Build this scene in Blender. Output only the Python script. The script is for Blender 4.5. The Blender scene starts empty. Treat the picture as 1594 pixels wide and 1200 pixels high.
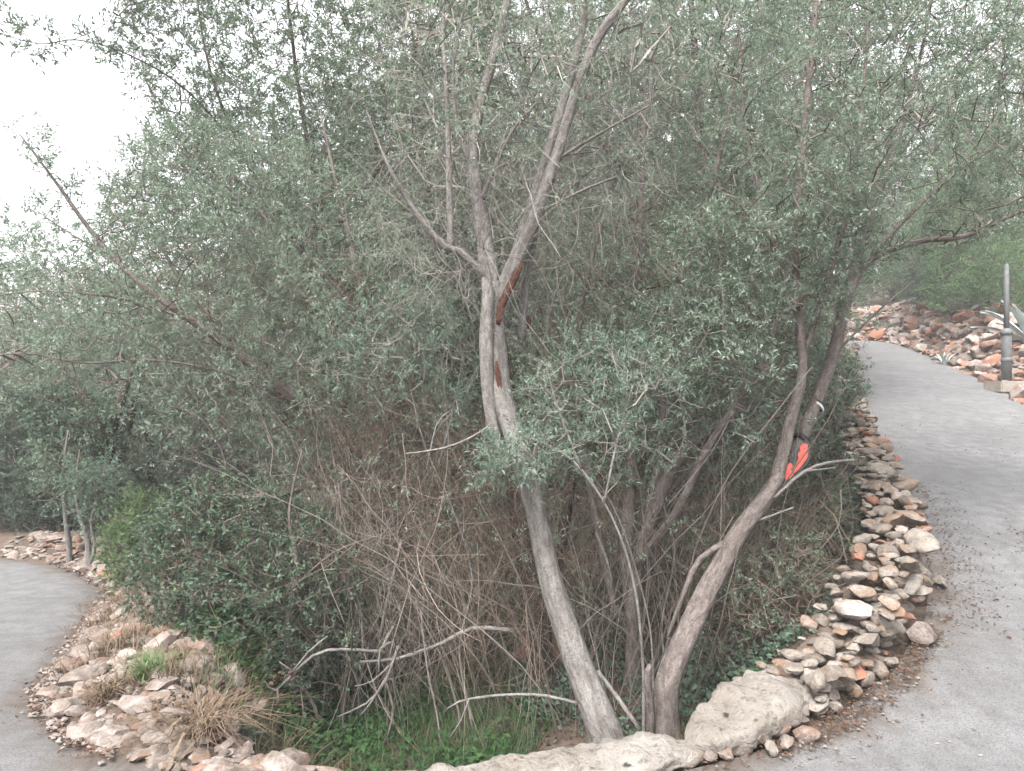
import bpy, bmesh, math, random
import numpy as np
from mathutils import Vector, Matrix, noise as mnoise

# ------------------------------------------------------------------ camera, sky, sun, exposure
SC = bpy.context.scene
COL = SC.collection
W_PX, H_PX, FPX, HOR, CAMZ = 1594.0, 1200.0, 1039.0, 600.0, 1.65
cam_d = bpy.data.cameras.new('camera'); cam = bpy.data.objects.new('camera', cam_d); COL.objects.link(cam)
cam.location = (0, 0, CAMZ); cam.rotation_euler = (math.radians(90), 0, 0)
cam_d.sensor_width = 36.0; cam_d.lens = 36.0 * FPX / W_PX
cam_d.clip_start = 0.05; cam_d.clip_end = 2000
SC.camera = cam

SUN_EL, SUN_AZ = math.radians(58), math.radians(-150)      # sun high behind the camera, veiled by cloud
world = bpy.data.worlds.new('World'); SC.world = world; world.use_nodes = True
wn = world.node_tree; wn.nodes.clear()
wo = wn.nodes.new('ShaderNodeOutputWorld'); bg = wn.nodes.new('ShaderNodeBackground')
sky = wn.nodes.new('ShaderNodeTexSky'); sky.sky_type = 'NISHITA'; sky.sun_disc = False
sky.sun_elevation = SUN_EL; sky.sun_rotation = SUN_AZ
sky.air_density = 1.0; sky.dust_density = 7.0; sky.ozone_density = 1.0
hs = wn.nodes.new('ShaderNodeHueSaturation'); hs.inputs['Saturation'].default_value = 0.16
wn.links.new(sky.outputs[0], hs.inputs['Color']); wn.links.new(hs.outputs[0], bg.inputs[0])
bg.inputs[1].default_value = 0.15; wn.links.new(bg.outputs[0], wo.inputs[0])
sun_d = bpy.data.lights.new('sun', 'SUN'); sun = bpy.data.objects.new('sun', sun_d); COL.objects.link(sun)
sun_d.energy = 1.2; sun_d.angle = math.radians(25); sun_d.color = (1, 0.96, 0.92)
sd = Vector((math.sin(SUN_AZ) * math.cos(SUN_EL), math.cos(SUN_AZ) * math.cos(SUN_EL), math.sin(SUN_EL)))
sun.rotation_euler = sd.to_track_quat('Z', 'Y').to_euler()
SC.view_settings.view_transform = 'Standard'; SC.view_settings.look = 'None'
SC.view_settings.exposure = 2.25; SC.view_settings.gamma = 1.0; SC.view_settings.use_curve_mapping = False
SC.render.engine = 'CYCLES'
SC.cycles.use_denoising = True
SC.cycles.max_bounces = 6; SC.cycles.diffuse_bounces = 4; SC.cycles.transmission_bounces = 4
SC.cycles.volume_bounces = 1; SC.cycles.transparent_max_bounces = 4

# ------------------------------------------------------------------ helpers
RNG = np.random.default_rng(7)
random.seed(7)

def P(px, py, d):
    return np.array([(px - W_PX / 2) / FPX * d, d, CAMZ + (HOR - py) / FPX * d])

def sstep(a, b, v):
    t = np.clip((v - a) / (b - a), 0, 1)
    return t * t * (3 - 2 * t)

def zroad(x, y):
    x = np.asarray(x, float); y = np.asarray(y, float)
    a = y - 3.0
    t = 0.5 * (a + np.sqrt(a * a + 0.05)) - 0.11
    tl = 5.0 * (1 - np.exp(-np.maximum(t, 0) / 5.0 * 1.25)); tl = np.where(t < 0, 0, tl)
    tr = np.clip(t, 0, 20.0)
    ym = np.maximum(y, 3.0)
    w = sstep(-0.5 * ym, 0.5 * ym, x)
    return (1 - w) * (-0.13 * tl) + w * 0.16 * tr

def ray_road(px, py):
    ds = np.linspace(2.0, 45, 4000)
    x = (px - W_PX / 2) / FPX * ds; z = CAMZ + (HOR - py) / FPX * ds
    g = zroad(x, ds)
    k = np.argmax(z < g) if np.any(z < g) else len(ds) - 1
    return np.array([x[k], ds[k], g[k]])

# inner edge of the bend (foot of the stones), left arm to right arm
EP = [(168, 912), (165, 930), (148, 960), (108, 1020), (72, 1080), (92, 1125), (150, 1160), (255, 1190)]
E_left = [ray_road(*p)[:2] for p in EP]
EQ = [(1060, 1197), (1190, 1160), (1290, 1120), (1390, 1040), (1440, 960), (1447, 900), (1425, 850), (1400, 790),
      (1375, 740), (1355, 700), (1337, 660), (1326, 612), (1335, 565)]
E_right = [ray_road(*p)[:2] for p in EQ]
far_l = [np.array(p) for p in ((-20, 9.6), (-12, 9.2), (-8, 8.7), (-6.2, 8.25), (-5.3, 7.85))]
mid = [np.array((-0.9, 2.72)), np.array((0.0, 2.72))]
far_r = [np.array(p) for p in ((10.0, 19.6), (10.2, 22), (9, 26), (5, 30), (0, 33), (-10, 36))]
E = np.array(far_l + E_left + mid + E_right + far_r)
INTERIOR = np.vstack([E, [[-40, 36], [-40, 9.6]]])
O = np.array([(8.0, -8), (8.0, 8)] + [tuple(ray_road(*p)[:2]) for p in ((1594, 632), (1560, 606), (1520, 588), (1450, 557))]
             + [(12.6, 22), (12.0, 27), (7, 33), (0, 37)])
HILL = np.vstack([O, [[0, 120], [90, 120], [90, -8]]])

def inside(poly, x, y):
    x = np.asarray(x, float); y = np.asarray(y, float); c = np.zeros(x.shape, bool)
    n = len(poly)
    for i in range(n):
        x0, y0 = poly[i]; x1, y1 = poly[(i + 1) % n]
        if y0 == y1: continue
        c ^= ((y0 > y) != (y1 > y)) & (x < (x1 - x0) * (y - y0) / (y1 - y0) + x0)
    return c

def dist_line(line, x, y):
    best = np.full(np.shape(x), 1e9); bx = np.zeros(np.shape(x)); by = np.zeros(np.shape(x))
    for i in range(len(line) - 1):
        ax, ay = line[i]; dx, dy = line[i + 1] - line[i]
        t = np.clip(((x - ax) * dx + (y - ay) * dy) / (dx * dx + dy * dy + 1e-9), 0, 1)
        qx = ax + t * dx; qy = ay + t * dy; dd = np.hypot(x - qx, y - qy)
        m = dd < best
        best = np.where(m, dd, best); bx = np.where(m, qx, bx); by = np.where(m, qy, by)
    return best, bx, by

def wav(x, y, s, seed):
    return (np.sin(x * 1.7 * s + seed) * np.cos(y * 1.3 * s + seed * 2.1) + 0.5 * np.sin(x * 3.1 * s - y * 2.7 * s + seed * 0.7)
            + 0.25 * np.sin(x * 7.3 * s + y * 6.1 * s + seed * 3.3)) / 1.75

def zground(x, y):
    x = np.asarray(x, float); y = np.asarray(y, float)
    z = zroad(x, y) - 0.05
    ins = inside(INTERIOR, x, y); de, _, _ = dist_line(E, x, y)
    wr = sstep(-0.5, 2.5, x)
    rise = (1 - wr) * (0.05 + 0.16 * sstep(0, 0.45, de) * (1 - sstep(0.9, 1.8, de))) + wr * 0.05 * sstep(0, 0.2, de)
    dip = (1 - wr) * 0.38 * sstep(0.8, 2.2, de) + wr * (0.45 + 0.35 * sstep(3, 6, y)) * sstep(0.3, 1.0, de)
    cen = sstep(-1.9, -1.0, x) * (1 - sstep(1.0, 1.7, x))
    dip = dip * (1 - cen) + cen * np.maximum(dip, 0.58 * sstep(0.16, 0.75, de))
    rise = rise * (1 - cen)
    z = np.where(ins, z + rise - dip + 0.06 * wav(x, y, 1.3, 1.0) * sstep(0.3, 1.0, de), z)
    hil = inside(HILL, x, y); do, _, _ = dist_line(O, x, y)
    z = np.where(hil, z + (0.42 + 0.62 * sstep(12.5, 18, y)) * sstep(0.0, 1.2, do) + 0.20 * np.minimum(do, 40) + 0.12 * wav(x, y, 1.1, 4.0) * sstep(0.1, 1, do), z)
    return z

def gz(x, y):
    return float(zground(np.array([x]), np.array([y]))[0])

def ray_ground(px, py):
    ds = np.linspace(2.4, 30, 3000); x = (px - W_PX / 2) / FPX * ds; z = CAMZ + (HOR - py) / FPX * ds
    m = z < zground(x, ds); k = int(np.argmax(m)) if m.any() else len(ds) - 1
    return np.array([x[k], ds[k], z[k]])

# ---- mesh helpers
def mk(name, V, quads=None, tris=None, mat=None, parent=None, smooth=False, rnd=None, vec=None, faces=None):
    me = bpy.data.meshes.new(name)
    V = np.asarray(V, np.float32)
    if faces is not None:
        me.from_pydata([tuple(v) for v in V], [], faces)
    else:
        q = np.zeros((0, 4), np.int32) if quads is None else np.asarray(quads, np.int32)
        t = np.zeros((0, 3), np.int32) if tris is None else np.asarray(tris, np.int32)
        me.vertices.add(len(V)); me.vertices.foreach_set('co', V.ravel())
        me.loops.add(q.size + t.size)
        me.loops.foreach_set('vertex_index', np.concatenate([q.ravel(), t.ravel()]).astype(np.int32))
        me.polygons.add(len(q) + len(t))
        st = np.concatenate([np.arange(len(q)) * 4, q.size + np.arange(len(t)) * 3]).astype(np.int32)
        me.polygons.foreach_set('loop_start', st)
    if rnd is not None:
        a = me.attributes.new('rnd', 'FLOAT', 'POINT'); a.data.foreach_set('value', np.asarray(rnd, np.float32))
    if vec is not None:
        a = me.attributes.new('bark', 'FLOAT_VECTOR', 'POINT'); a.data.foreach_set('vector', np.asarray(vec, np.float32).ravel())
    me.update(calc_edges=True)
    me.polygons.foreach_set('use_smooth', np.full(len(me.polygons), bool(smooth)))
    if mat: me.materials.append(mat)
    o = bpy.data.objects.new(name, me); COL.objects.link(o)
    if parent: o.parent = parent
    return o

def tag(o, label=None, cat=None, group=None, kind=None):
    if label: o['label'] = label
    if cat: o['category'] = cat
    if group: o['group'] = group
    if kind: o['kind'] = kind
    return o

def thing(name, label, cat, loc=(0, 0, 0), group=None):
    e = bpy.data.objects.new(name, None); COL.objects.link(e); e.location = loc; e.empty_display_size = 0.1
    return tag(e, label, cat, group)

def norm(a):
    return a / (np.linalg.norm(a, axis=-1, keepdims=True) + 1e-9)

def frame(d):
    ref = np.where(np.abs(d[..., 2:3]) < 0.9, np.array([0, 0, 1.0]), np.array([1.0, 0, 0]))
    a = norm(np.cross(d, ref)); b = np.cross(d, a)
    return a, b

def prisms(p0, p1, r0, r1, k=3):
    n = len(p0); d = norm(p1 - p0); a, b = frame(d)
    th = np.arange(k) * 2 * np.pi / k
    off = a[:, None, :] * np.cos(th)[None, :, None] + b[:, None, :] * np.sin(th)[None, :, None]
    V = np.concatenate([p0[:, None, :] + off * r0[:, None, None], p1[:, None, :] + off * r1[:, None, None]], axis=1).reshape(-1, 3)
    base = (np.arange(n) * 2 * k)[:, None]
    i = np.arange(k); j = (i + 1) % k
    F = np.stack([base + i, base + j, base + j + k, base + i + k], axis=-1).reshape(-1, 4)
    return V, F

def leafs(base, d, nrm, L, Wd, curl=0.12):
    side = norm(np.cross(d, nrm)); up = np.cross(side, d)
    L = L[:, None]; Wd = Wd[:, None]
    v = np.stack([base, base + d * L * 0.48 + side * Wd * 0.5 + up * L * curl * 0.6,
                  base + d * L + up * (-L * curl), base + d * L * 0.48 - side * Wd * 0.5 + up * L * curl * 0.6], axis=1)
    n = len(base)
    return v.reshape(-1, 3), np.arange(n * 4).reshape(n, 4)

def catmull(pts, rad, step=0.08):
    pts = np.asarray(pts, float); rad = np.asarray(rad, float)
    out, ro = [], []
    n = len(pts)
    for i in range(n - 1):
        p0 = pts[max(i - 1, 0)]; p1 = pts[i]; p2 = pts[i + 1]; p3 = pts[min(i + 2, n - 1)]
        m = max(2, int(np.linalg.norm(p2 - p1) / step))
        for t in np.arange(m) / m:
            out.append(0.5 * (2 * p1 + (p2 - p0) * t + (2 * p0 - 5 * p1 + 4 * p2 - p3) * t * t + (3 * p1 - p0 - 3 * p2 + p3) * t ** 3))
            ro.append(rad[i] * (1 - t) + rad[i + 1] * t)
    out.append(pts[-1]); ro.append(rad[-1])
    return np.array(out), np.array(ro)

def tube(pts, rad, k=12, knob=0.08, seed=0):
    n = len(pts); d = np.gradient(pts, axis=0); d = norm(d)
    a = np.zeros_like(d); a0, _ = frame(d[:1]); cur = a0[0]
    for i in range(n):
        cur = cur - d[i] * np.dot(cur, d[i]); cur = cur / (np.linalg.norm(cur) + 1e-9); a[i] = cur
    b = np.cross(d, a)
    th = np.arange(k) * 2 * np.pi / k
    ln = np.concatenate([[0], np.cumsum(np.linalg.norm(np.diff(pts, axis=0), axis=1))])
    rr = np.random.default_rng(seed); ph = rr.uniform(0, 6.28, 6)
    mod = 1 + knob * (np.sin(th[None, :] * 2 + ph[0] + ln[:, None] * 2.3) + 0.7 * np.sin(th[None, :] * 3 + ph[1] - ln[:, None] * 4.1)
                      + 0.8 * np.sin(ln[:, None] * 9 + ph[2] + th[None, :]) * np.sin(ln[:, None] * 3.3 + ph[3]))
    R = rad[:, None] * mod
    V = pts[:, None, :] + (a[:, None, :] * np.cos(th)[None, :, None] + b[:, None, :] * np.sin(th)[None, :, None]) * R[..., None]
    vec = np.stack([np.cos(th)[None, :] * rad[:, None], np.sin(th)[None, :] * rad[:, None], np.repeat(ln[:, None], k, 1)], axis=-1).reshape(-1, 3)
    V = V.reshape(-1, 3)
    i = np.arange(n - 1)[:, None] * k; j = np.arange(k)[None, :]; j2 = (np.arange(k)[None, :] + 1) % k
    Q = np.stack([i + j, i + j2, i + k + j2, i + k + j], axis=-1).reshape(-1, 4)
    # caps
    V = np.vstack([V, pts[:1], pts[-1:] + d[-1:] * rad[-1] * 0.6]); vec = np.vstack([vec, [[0, 0, 0]], [[0, 0, ln[-1]]]])
    c0, c1 = len(V) - 2, len(V) - 1
    jj = np.arange(k); T = np.vstack([np.stack([np.full(k, c0), (jj + 1) % k, jj], -1),
                                      np.stack([np.full(k, c1), (n - 1) * k + jj, (n - 1) * k + (jj + 1) % k], -1)])
    return V, Q, T, vec

def px_line(pts):
    """(px, py, depth, radius) -> catmull line in space"""
    q = [P(a, b, c) for a, b, c, r in pts]
    return catmull(q, [p[3] for p in pts])

# ------------------------------------------------------------------ materials
def new_mat(name):
    m = bpy.data.materials.new(name); m.use_nodes = True
    nt = m.node_tree; nt.nodes.clear()
    out = nt.nodes.new('ShaderNodeOutputMaterial')
    return m, nt, out

def N(nt, t, **kw):
    n = nt.nodes.new(t)
    for k, v in kw.items():
        setattr(n, k, v)
    return n

def ramp(nt, fac, stops, interp='LINEAR'):
    r = nt.nodes.new('ShaderNodeValToRGB'); cr = r.color_ramp; cr.interpolation = interp
    while len(cr.elements) < len(stops): cr.elements.new(0.5)
    for e, (p, c) in zip(cr.elements, stops):
        e.position = p; e.color = (*c, 1)
    nt.links.new(fac, r.inputs[0]); return r.outputs[0]

def noise(nt, scale, detail=4, rough=0.55, vec=None, dist=0.0):
    n = nt.nodes.new('ShaderNodeTexNoise'); n.inputs['Scale'].default_value = scale
    n.inputs['Detail'].default_value = detail; n.inputs['Roughness'].default_value = rough; n.inputs['Distortion'].default_value = dist
    if vec is not None: nt.links.new(vec, n.inputs['Vector'])
    return n.outputs[0]

def mixc(nt, fac, a, b, mode='MIX'):
    m = nt.nodes.new('ShaderNodeMix'); m.data_type = 'RGBA'; m.blend_type = mode
    for sock, v in ((m.inputs[0], fac), (m.inputs[6], a), (m.inputs[7], b)):
        if isinstance(v, (int, float)): sock.default_value = v
        elif isinstance(v, tuple): sock.default_value = (*v, 1)
        else: nt.links.new(v, sock)
    return m.outputs[2]

def bump(nt, h, strength, dist):
    b = nt.nodes.new('ShaderNodeBump'); b.inputs['Strength'].default_value = strength; b.inputs['Distance'].default_value = dist
    nt.links.new(h, b.inputs['Height']); return b.outputs[0]

def principled(nt, out, col, rough=0.8, nrm=None, spec=0.25):
    p = nt.nodes.new('ShaderNodeBsdfPrincipled')
    if isinstance(col, tuple): p.inputs['Base Color'].default_value = (*col, 1)
    else: nt.links.new(col, p.inputs['Base Color'])
    p.inputs['Roughness'].default_value = rough; p.inputs['Specular IOR Level'].default_value = spec
    if nrm is not None: nt.links.new(nrm, p.inputs['Normal'])
    if out is not None: nt.links.new(p.outputs[0], out.inputs[0])
    return p

def m_leaf(name, stops, rough=0.65, spec=0.12, transl=0.34):
    m, nt, out = new_mat(name)
    at = N(nt, 'ShaderNodeAttribute', attribute_name='rnd')
    c = ramp(nt, at.outputs['Fac'], stops)
    p = principled(nt, None, c, rough, None, spec)
    t = N(nt, 'ShaderNodeBsdfTranslucent'); nt.links.new(mixc(nt, 0.5, c, (0.96, 1.0, 0.68), 'MULTIPLY'), t.inputs[0])
    mx = N(nt, 'ShaderNodeMixShader'); mx.inputs[0].default_value = transl
    nt.links.new(p.outputs[0], mx.inputs[1]); nt.links.new(t.outputs[0], mx.inputs[2]); nt.links.new(mx.outputs[0], out.inputs[0])
    return m

def m_bark(name, dark, light, lichen, amount=0.5, attr=True):
    m, nt, out = new_mat(name)
    if attr:
        at = N(nt, 'ShaderNodeAttribute', attribute_name='bark'); v = at.outputs['Vector']
        mp = N(nt, 'ShaderNodeMapping'); mp.inputs['Scale'].default_value = (1, 1, 0.35); nt.links.new(v, mp.inputs[0]); vs = mp.outputs[0]
        mp2 = N(nt, 'ShaderNodeMapping'); mp2.inputs['Scale'].default_value = (1, 1, 1.5); nt.links.new(v, mp2.inputs[0]); vh = mp2.outputs[0]
    else:
        tc = N(nt, 'ShaderNodeTexCoord'); vs = vh = tc.outputs['Object']
    n1 = noise(nt, 38, 6, 0.65, vs, 0.6); n2 = noise(nt, 55, 8, 0.8, vh, 0.3); n3 = noise(nt, 11, 6, 0.7, vs, 0.4)
    base = ramp(nt, n1, [(0.38, dark), (0.58, light)])
    lm = ramp(nt, n2, [(0.58 - 0.2 * amount, (0, 0, 0)), (0.80 - 0.16 * amount, (0.8, 0.8, 0.8))])
    c = mixc(nt, lm, base, lichen)
    c = mixc(nt, ramp(nt, n3, [(0.45, (0, 0, 0)), (0.62, (0.7, 0.7, 0.7))]), c, dark)
    principled(nt, out, c, 0.92, bump(nt, n1, 1.0, 0.02), 0.1)
    return m

def m_plain(name, stops, scale=6, rough=0.9, bs=0.3, bd=0.01):
    m, nt, out = new_mat(name)
    tc = N(nt, 'ShaderNodeTexCoord'); n1 = noise(nt, scale, 6, 0.6, tc.outputs['Object'])
    principled(nt, out, ramp(nt, n1, stops), rough, bump(nt, n1, bs, bd), 0.2)
    return m

def m_twig(name, stops):
    m, nt, out = new_mat(name)
    at = N(nt, 'ShaderNodeAttribute', attribute_name='rnd')
    principled(nt, out, ramp(nt, at.outputs['Fac'], stops), 0.9, None, 0.15)
    return m

def m_stone(name, lo, mid_, hi, orange, org=0.5):
    m, nt, out = new_mat(name)
    ge = N(nt, 'ShaderNodeNewGeometry'); oi = N(nt, 'ShaderNodeObjectInfo'); at = N(nt, 'ShaderNodeAttribute', attribute_name='rnd')
    ra = N(nt, 'ShaderNodeMath', operation='ADD'); nt.links.new(oi.outputs['Random'], ra.inputs[0]); nt.links.new(at.outputs['Fac'], ra.inputs[1])
    rf = N(nt, 'ShaderNodeMath', operation='FRACT'); nt.links.new(ra.outputs[0], rf.inputs[0]); rv = rf.outputs[0]
    ad = N(nt, 'ShaderNodeVectorMath', operation='ADD'); cx = N(nt, 'ShaderNodeVectorMath', operation='SCALE')
    cx.inputs[0].default_value = (31, 17, 23); nt.links.new(rv, cx.inputs['Scale'])
    nt.links.new(ge.outputs['Position'], ad.inputs[0]); nt.links.new(cx.outputs[0], ad.inputs[1]); v = ad.outputs[0]
    n1 = noise(nt, 13, 7, 0.65, v, 0.5); n2 = noise(nt, 55, 6, 0.7, v); n3 = noise(nt, 7, 5, 0.6, v)
    r2 = N(nt, 'ShaderNodeMath', operation='MULTIPLY_ADD'); r2.inputs[1].default_value = 7.31; r2.inputs[2].default_value = 0.0; nt.links.new(rv, r2.inputs[0])
    r3 = N(nt, 'ShaderNodeMath', operation='FRACT'); nt.links.new(r2.outputs[0], r3.inputs[0])
    tone = N(nt, 'ShaderNodeMath', operation='MULTIPLY_ADD'); tone.inputs[1].default_value = 0.22; tone.inputs[2].default_value = -0.11; nt.links.new(r3.outputs[0], tone.inputs[0])
    t2 = N(nt, 'ShaderNodeMath', operation='ADD'); nt.links.new(n1, t2.inputs[0]); nt.links.new(tone.outputs[0], t2.inputs[1])
    base = ramp(nt, t2.outputs[0], [(0.30, lo), (0.5, mid_), (0.68, hi)])
    ofs = N(nt, 'ShaderNodeMath', operation='MULTIPLY_ADD'); ofs.inputs[1].default_value = 0.42; ofs.inputs[2].default_value = -0.21 + (org - 0.5) * 0.4
    nt.links.new(rv, ofs.inputs[0])
    sm = N(nt, 'ShaderNodeMath', operation='ADD'); nt.links.new(n3, sm.inputs[0]); nt.links.new(ofs.outputs[0], sm.inputs[1])
    c = mixc(nt, ramp(nt, sm.outputs[0], [(0.55, (0, 0, 0)), (0.72, (0.85, 0.85, 0.85))]), base, orange)
    c = mixc(nt, ramp(nt, n2, [(0.33, (0.8, 0.8, 0.8)), (0.46, (0, 0, 0))]), c, (0.055, 0.046, 0.038))
    hsum = N(nt, 'ShaderNodeMath', operation='ADD'); nt.links.new(n1, hsum.inputs[0]); nt.links.new(n2, hsum.inputs[1])
    principled(nt, out, c, 0.95, bump(nt, hsum.outputs[0], 0.9, 0.012), 0.12)
    return m

MAT = {}
MAT['olive'] = m_leaf('olive_leaf', [(0.0, (0.098, 0.134, 0.100)), (0.5, (0.157, 0.201, 0.157)), (0.85, (0.215, 0.262, 0.212)), (1.0, (0.283, 0.332, 0.274))])
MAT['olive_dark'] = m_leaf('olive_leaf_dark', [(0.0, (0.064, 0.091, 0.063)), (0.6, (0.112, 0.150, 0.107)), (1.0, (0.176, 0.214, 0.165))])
MAT['olive_pale'] = m_leaf('olive_leaf_pale', [(0.0, (0.107, 0.150, 0.111)), (0.5, (0.176, 0.225, 0.174)), (1.0, (0.303, 0.358, 0.295))])
MAT['sprig'] = m_leaf('sprig_leaf', [(0.0, (0.07, 0.108, 0.08)), (0.5, (0.112, 0.16, 0.122)), (1.0, (0.19, 0.245, 0.195))])
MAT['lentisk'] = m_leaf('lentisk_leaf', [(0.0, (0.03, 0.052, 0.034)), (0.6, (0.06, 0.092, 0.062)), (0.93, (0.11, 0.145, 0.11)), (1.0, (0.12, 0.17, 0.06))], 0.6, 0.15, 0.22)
MAT['bright'] = m_leaf('bright_leaf', [(0.0, (0.05, 0.085, 0.035)), (0.6, (0.085, 0.14, 0.058)), (1.0, (0.15, 0.21, 0.085))])
MAT['pine'] = m_leaf('pine_leaf', [(0.0, (0.05, 0.10, 0.05)), (0.6, (0.10, 0.18, 0.08)), (1.0, (0.19, 0.28, 0.12))])
MAT['far'] = m_leaf('far_leaf', [(0.0, (0.098, 0.137, 0.105)), (0.6, (0.167, 0.214, 0.168)), (1.0, (0.254, 0.305, 0.250))])
MAT['grass'] = m_leaf('grass_blade', [(0.0, (0.018, 0.042, 0.016)), (0.7, (0.035, 0.078, 0.026)), (1.0, (0.075, 0.11, 0.04))])
MAT['drygrass'] = m_leaf('dry_grass_blade', [(0.0, (0.075, 0.048, 0.032)), (0.6, (0.125, 0.09, 0.063)), (1.0, (0.19, 0.155, 0.118))], 0.8, 0.1, 0.15)
MAT['litter'] = m_leaf('litter_leaf', [(0.0, (0.028, 0.017, 0.012)), (0.6, (0.065, 0.038, 0.025)), (1.0, (0.12, 0.078, 0.052))], 0.8, 0.1, 0.05)
MAT['agave'] = m_plain('agave_leaf', [(0.3, (0.24, 0.29, 0.285)), (0.7, (0.34, 0.39, 0.385))], 5, 0.6)
MAT['bark_pale'] = m_bark('bark_pale', (0.068, 0.059, 0.054), (0.145, 0.133, 0.124), (0.23, 0.222, 0.213), 0.8)
MAT['bark_brown'] = m_bark('bark_brown', (0.055, 0.044, 0.039), (0.122, 0.102, 0.093), (0.20, 0.185, 0.175), 0.6)
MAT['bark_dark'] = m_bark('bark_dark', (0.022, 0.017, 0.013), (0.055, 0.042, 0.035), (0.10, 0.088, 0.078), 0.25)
MAT['bark_red'] = m_plain('bark_red_wood', [(0.3, (0.022, 0.009, 0.006)), (0.55, (0.06, 0.022, 0.014)), (0.8, (0.11, 0.06, 0.04))], 30, 0.85, 0.6, 0.01)
MAT['twig'] = m_twig('twig_grey', [(0, (0.055, 0.045, 0.037)), (0.6, (0.11, 0.095, 0.082)), (1, (0.20, 0.18, 0.16))])
MAT['twig_pale'] = m_twig('twig_pale', [(0, (0.09, 0.08, 0.07)), (0.6, (0.16, 0.148, 0.132)), (1, (0.25, 0.235, 0.215))])
MAT['twig_brown'] = m_twig('twig_brown', [(0, (0.048, 0.034, 0.026)), (0.6, (0.11, 0.083, 0.065)), (1, (0.19, 0.155, 0.127))])
MAT['stone'] = m_stone('limestone', (0.085, 0.07, 0.058), (0.155, 0.134, 0.115), (0.215, 0.194, 0.172), (0.145, 0.09, 0.06), 0.47)
MAT['stone_pink'] = m_stone('limestone_pink', (0.085, 0.067, 0.057), (0.158, 0.132, 0.117), (0.225, 0.199, 0.182), (0.14, 0.085, 0.06), 0.42)
MAT['stone_red'] = m_stone('limestone_red', (0.10, 0.075, 0.063), (0.20, 0.165, 0.145), (0.28, 0.25, 0.228), (0.20, 0.085, 0.052), 0.74)
MAT['soil'] = None

def ground_mats():
    m, nt, out = new_mat('soil')
    tc = N(nt, 'ShaderNodeTexCoord'); v = tc.outputs['Object']
    n1 = noise(nt, 3.0, 8, 0.65, v); n2 = noise(nt, 45, 5, 0.7, v)
    c = ramp(nt, n1, [(0.3, (0.034, 0.025, 0.019)), (0.5, (0.072, 0.054, 0.042)), (0.7, (0.115, 0.09, 0.072))])
    c = mixc(nt, ramp(nt, n2, [(0.4, (0, 0, 0)), (0.75, (0.6, 0.6, 0.6))]), c, (0.13, 0.10, 0.08))
    principled(nt, out, c, 0.95, bump(nt, n2, 0.9, 0.03), 0.1); MAT['soil'] = m
    m, nt, out = new_mat('asphalt')
    tc = N(nt, 'ShaderNodeTexCoord'); v = tc.outputs['Object']
    a = noise(nt, 0.9, 5, 0.6, v); b = noise(nt, 7, 6, 0.65, v); g = noise(nt, 95, 4, 0.85, v); w = noise(nt, 2.4, 8, 0.7, v, 1.2)
    c = ramp(nt, a, [(0.3, (0.105, 0.1045, 0.1065)), (0.52, (0.135, 0.1345, 0.1375)), (0.72, (0.165, 0.1645, 0.168))])
    c = mixc(nt, ramp(nt, b, [(0.38, (0.7, 0.7, 0.7)), (0.6, (0, 0, 0))]), c, (0.085, 0.083, 0.082))
    c = mixc(nt, ramp(nt, g, [(0.36, (0.85, 0.85, 0.85)), (0.52, (0, 0, 0))]), c, (0.045, 0.044, 0.044))
    c = mixc(nt, ramp(nt, g, [(0.58, (0, 0, 0)), (0.72, (0.7, 0.7, 0.7))]), c, (0.165, 0.162, 0.16))
    c = mixc(nt, ramp(nt, w, [(0.56, (0, 0, 0)), (0.68, (0.5, 0.5, 0.5))]), c, (0.105, 0.093, 0.085))
    at = N(nt, 'ShaderNodeAttribute', attribute_name='rnd')      # metres from the edge of the road: earth washed onto the asphalt
    jit = N(nt, 'ShaderNodeMath', operation='MULTIPLY_ADD'); jit.inputs[1].default_value = 1.1; jit.inputs[2].default_value = -0.55; nt.links.new(noise(nt, 2.0, 7, 0.7, v, 0.8), jit.inputs[0])
    dm = N(nt, 'ShaderNodeMath', operation='ADD'); nt.links.new(at.outputs['Fac'], dm.inputs[0]); nt.links.new(jit.outputs[0], dm.inputs[1])
    c = mixc(nt, ramp(nt, dm.outputs[0], [(0.0, (0.8, 0.8, 0.8)), (0.06, (0.6, 0.6, 0.6)), (0.2, (0.1, 0.1, 0.1)), (0.45, (0, 0, 0))]), c, mixc(nt, b, (0.045, 0.034, 0.027), (0.10, 0.078, 0.063)))
    principled(nt, out, c, 0.88, bump(nt, g, 0.8, 0.008), 0.15); MAT['asphalt'] = m
    m, nt, out = new_mat('smooth_rock')
    tc = N(nt, 'ShaderNodeTexCoord'); v = tc.outputs['Object']
    a = noise(nt, 3.5, 7, 0.65, v); b = noise(nt, 26, 6, 0.7, v); p = noise(nt, 13, 2, 0.5, v)
    c = ramp(nt, a, [(0.32, (0.165, 0.142, 0.12)), (0.52, (0.235, 0.213, 0.19)), (0.7, (0.285, 0.268, 0.247))])
    c = mixc(nt, ramp(nt, b, [(0.34, (0.7, 0.7, 0.7)), (0.47, (0, 0, 0))]), c, (0.08, 0.068, 0.056))
    c = mixc(nt, ramp(nt, p, [(0.24, (0.9, 0.9, 0.9)), (0.31, (0, 0, 0))]), c, (0.03, 0.025, 0.022))
    c = mixc(nt, ramp(nt, noise(nt, 1.9, 5, 0.6, v), [(0.58, (0, 0, 0)), (0.72, (0.7, 0.7, 0.7))]), c, (0.12, 0.078, 0.052))
    hsum = N(nt, 'ShaderNodeMath', operation='ADD'); nt.links.new(a, hsum.inputs[0]); nt.links.new(b, hsum.inputs[1])
    principled(nt, out, c, 0.93, bump(nt, hsum.outputs[0], 1.0, 0.05), 0.12); MAT['smooth_rock'] = m
ground_mats()

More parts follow.
